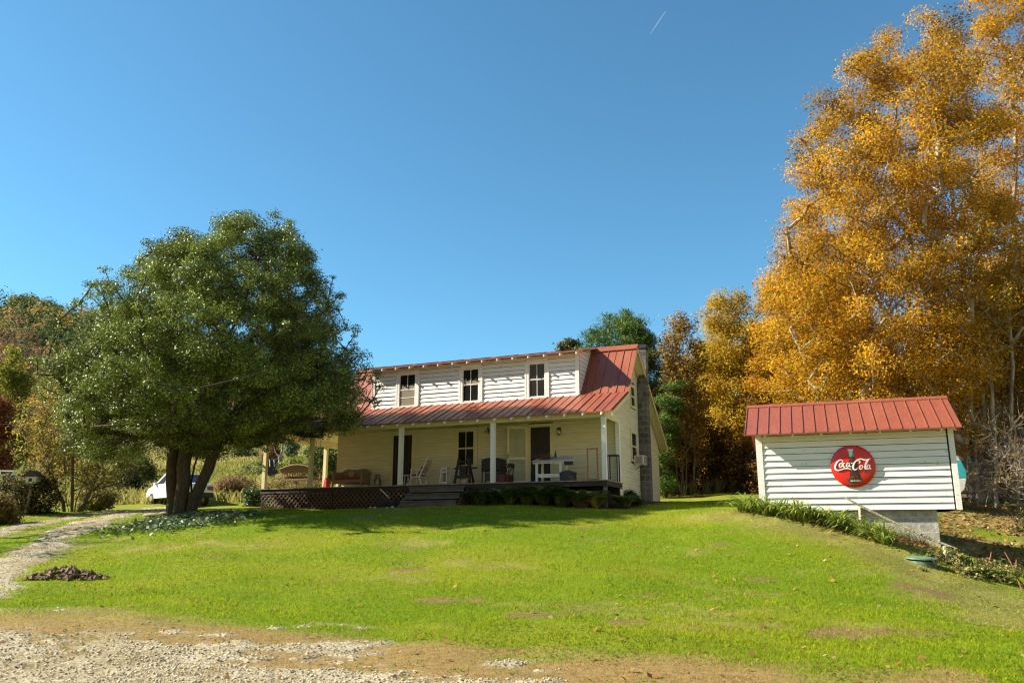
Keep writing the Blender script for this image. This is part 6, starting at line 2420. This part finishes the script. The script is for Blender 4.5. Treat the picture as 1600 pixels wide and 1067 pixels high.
# heap of dug soil
cb = G(104, 903)
mb = MB()
for i in range(330):
    a, rr = random.uniform(0, 2 * PI), random.random() ** .6
    x, y = rr * math.cos(a) * .80 + random.gauss(0, .05), rr * math.sin(a) * .42
    x += -.25 * y
    h = max(0, .20 * (1 - rr)) + hz(cb.x + x, cb.y + y) - cb.z
    s = random.uniform(.03, .085) if i < 220 else random.uniform(.015, .035)
    ph = random.uniform(0, PI)
    ring = []
    pts = []
    for ox, oy, oz in ((1, 0, 0), (-1, 0, 0), (0, 1, 0), (0, -1, 0), (0, 0, 1), (0, 0, -1), ):
        k = s * random.uniform(.6, 1.3)
        ox, oy = ox * math.cos(ph) - oy * math.sin(ph), ox * math.sin(ph) + oy * math.cos(ph)
        pts.append((x + ox * k, y + oy * k, h + oz * k * .8 + s * .2))
    mb.add(pts, [(0, 2, 4), (2, 1, 4), (1, 3, 4), (3, 0, 4), (2, 0, 5), (1, 2, 5), (3, 1, 5), (0, 3, 5)])
o = mb.build('dirt_heap', M['soil'])
o.location = cb
tag(o, 'crumbly dark brown heap of dug soil on the lawn beside the drive', 'dirt heap')

# green tank lid
cb = G(1440, 880)
t = thing('tank_lid', 'round green plastic tank cover with a dark gap, sunk in the bank below the shed', 'tank cover', (cb.x, cb.y, cb.z))
MB().lathe([(.32, -.3), (.32, .05), (.28, .07), (.2, .07)], (0, 0, 0), 28).build('riser', mat_simple('weathered_riser', (.16, .20, .13), (.07, .075, .05), .8, 6), t, True)
m_ = MB()
m_.lathe([(.33, .09), (.35, .10), (.345, .125), (.24, .155), (.02, .17)], (0, 0, 0), 28)
o = m_.build('lid', M['lid'], t, True)
o.rotation_euler = (.05, .04, 0)
m_ = MB()
m_.tube([(.08, -.31, .12), (.11, -.345, .08), (.13, -.34, .02), (.15, -.33, -.05)], .025, 6)
m_.build('strap', M['galv'], t, True)

# two wooden posts and the fallen rail
pts = [(1348, 822, 793, 'upper short grey wooden post before the shed wall', 23.3), (1481, 882, 853, 'lower short grey wooden post by the ditch', 20.9)]
tops = []
for px, yb, yt, lb, Yp in pts:
    q = gbase(px, Yp)
    top = pw(px - 1, yt, Yp)
    t_ = MB()
    t_.bar((0, 0, -.25), (top[0] - q[0], 0, top[2] - q[2]), .17, .15, up=(0, 1, 0))
    o = t_.build('fence_post', M['postwood'], None, bevel=.012)
    o.location = tuple(q)
    tag(o, lb, 'post', 'old wooden posts by the shed')
    tops.append(top)
a = pw(1320, 777, 23.7)
b = pw(1496, 858, 20.75)
m1, m2 = pw(1352, 794, 23.2), pw(1420, 826, 22.1)
mb = MB()
mb.tube([a, pw(1335, 785, 23.45), m1, pw(1385, 810, 22.7), m2, pw(1455, 842, 21.5), b], [.018, .032, .036, .034, .038, .034, .03], 8)
o = mb.build('fence_rail', M['rail'], None, True)
tag(o, 'long lichen-covered wooden rail sloping down past the two posts', 'rail')

# rusty stalks at the right edge
for k, (a_, b_, lb) in enumerate((((1570, 862), (1597, 922), 'long rust-orange leaning stalk by the ditch'), ((1549, 862), (1543, 884), 'short rust-orange stalk by the ditch'), ((1588, 874), (1584, 900), 'leafy reddish stalk at the right edge'))):
    q = G(b_[0], b_[1])
    top = P(a_[0], a_[1], q.y + .15)
    mb = MB()
    mb.tube([q, (q + top) / 2 + Vector((.03, 0, .03)), top], [.022, .018, .012], 6)
    if k == 2:
        for j in range(6):
            w = (q + (top - q) * (.5 + .09 * j))
            mb.add([w, w + Vector((.08, .02, .03)), w + Vector((.12, 0, .09)), w + Vector((.03, .02, .07))], [(0, 1, 2, 3)])
    o = mb.build('dead_stalk', M['rust'], None, True)
    tag(o, lb, 'stalk', 'rusty stalks')

# tangle of scrap beside the steps
q = HW(-8.0, -.75)
t = thing('scrap_tangle', 'dark tangle of sticks with one pale diagonal bar left of the porch steps', 'scrap heap', (q.x, q.y, hz(q.x, q.y)), -TH)
mb = MB()
for i in range(60):
    x, y = random.gauss(0, .38), random.gauss(0, .14)
    l = random.uniform(.15, .5)
    a, e = random.uniform(0, 2 * PI), random.uniform(-.2, .9)
    zz = random.uniform(0, .25)
    mb.bar((x, y, zz), (x + l * math.cos(a), y + .4 * l * math.sin(a), zz + l * e), random.uniform(.012, .03))
mb.build('sticks', M['metal_dark'], t)
MB().bar((-.25, -.1, .72), (.18, -.15, .40), .03).build('pale_bar', M['oldwhite'], t)
m_ = MB()
for x, y, s in ((-.55, -.2, .06), (-.35, -.25, .05), (.35, -.2, .07), (.15, -.22, .05)):
    m_.lathe([(.3 * s, 0), (s, .3 * s), (.9 * s, .9 * s), (.2 * s, 1.2 * s)], (x, y, .02), 8)
m_.build('pale_stones', M['oldwhite'], t)

# thin vapour trail high in the sky
a, b = P(1016, 54, 6000), P(1040, 18, 6000)
mb = MB()
mb.tube([a, a + (b - a) * .5, b], [2.0, 5.0, 3.0], 8)
vm = mat_simple('ice_vapour', (.8, .8, .8), (.75, .75, .75), 1.0, 1)
nn = vm.node_tree
mx = nn.nodes.new('ShaderNodeMixShader')
tp = nn.nodes.new('ShaderNodeBsdfTransparent')
mx.inputs[0].default_value = .16
nn.links.new(tp.outputs[0], mx.inputs[1])
nn.links.new(nn.nodes['Principled BSDF'].outputs[0], mx.inputs[2])
nn.links.new(mx.outputs[0], nn.nodes['Material Output'].inputs['Surface'])
o = mb.build('vapour_trail', vm, None, True)
tag(o, 'short thin white vapour trail high in the blue sky', 'vapour trail')
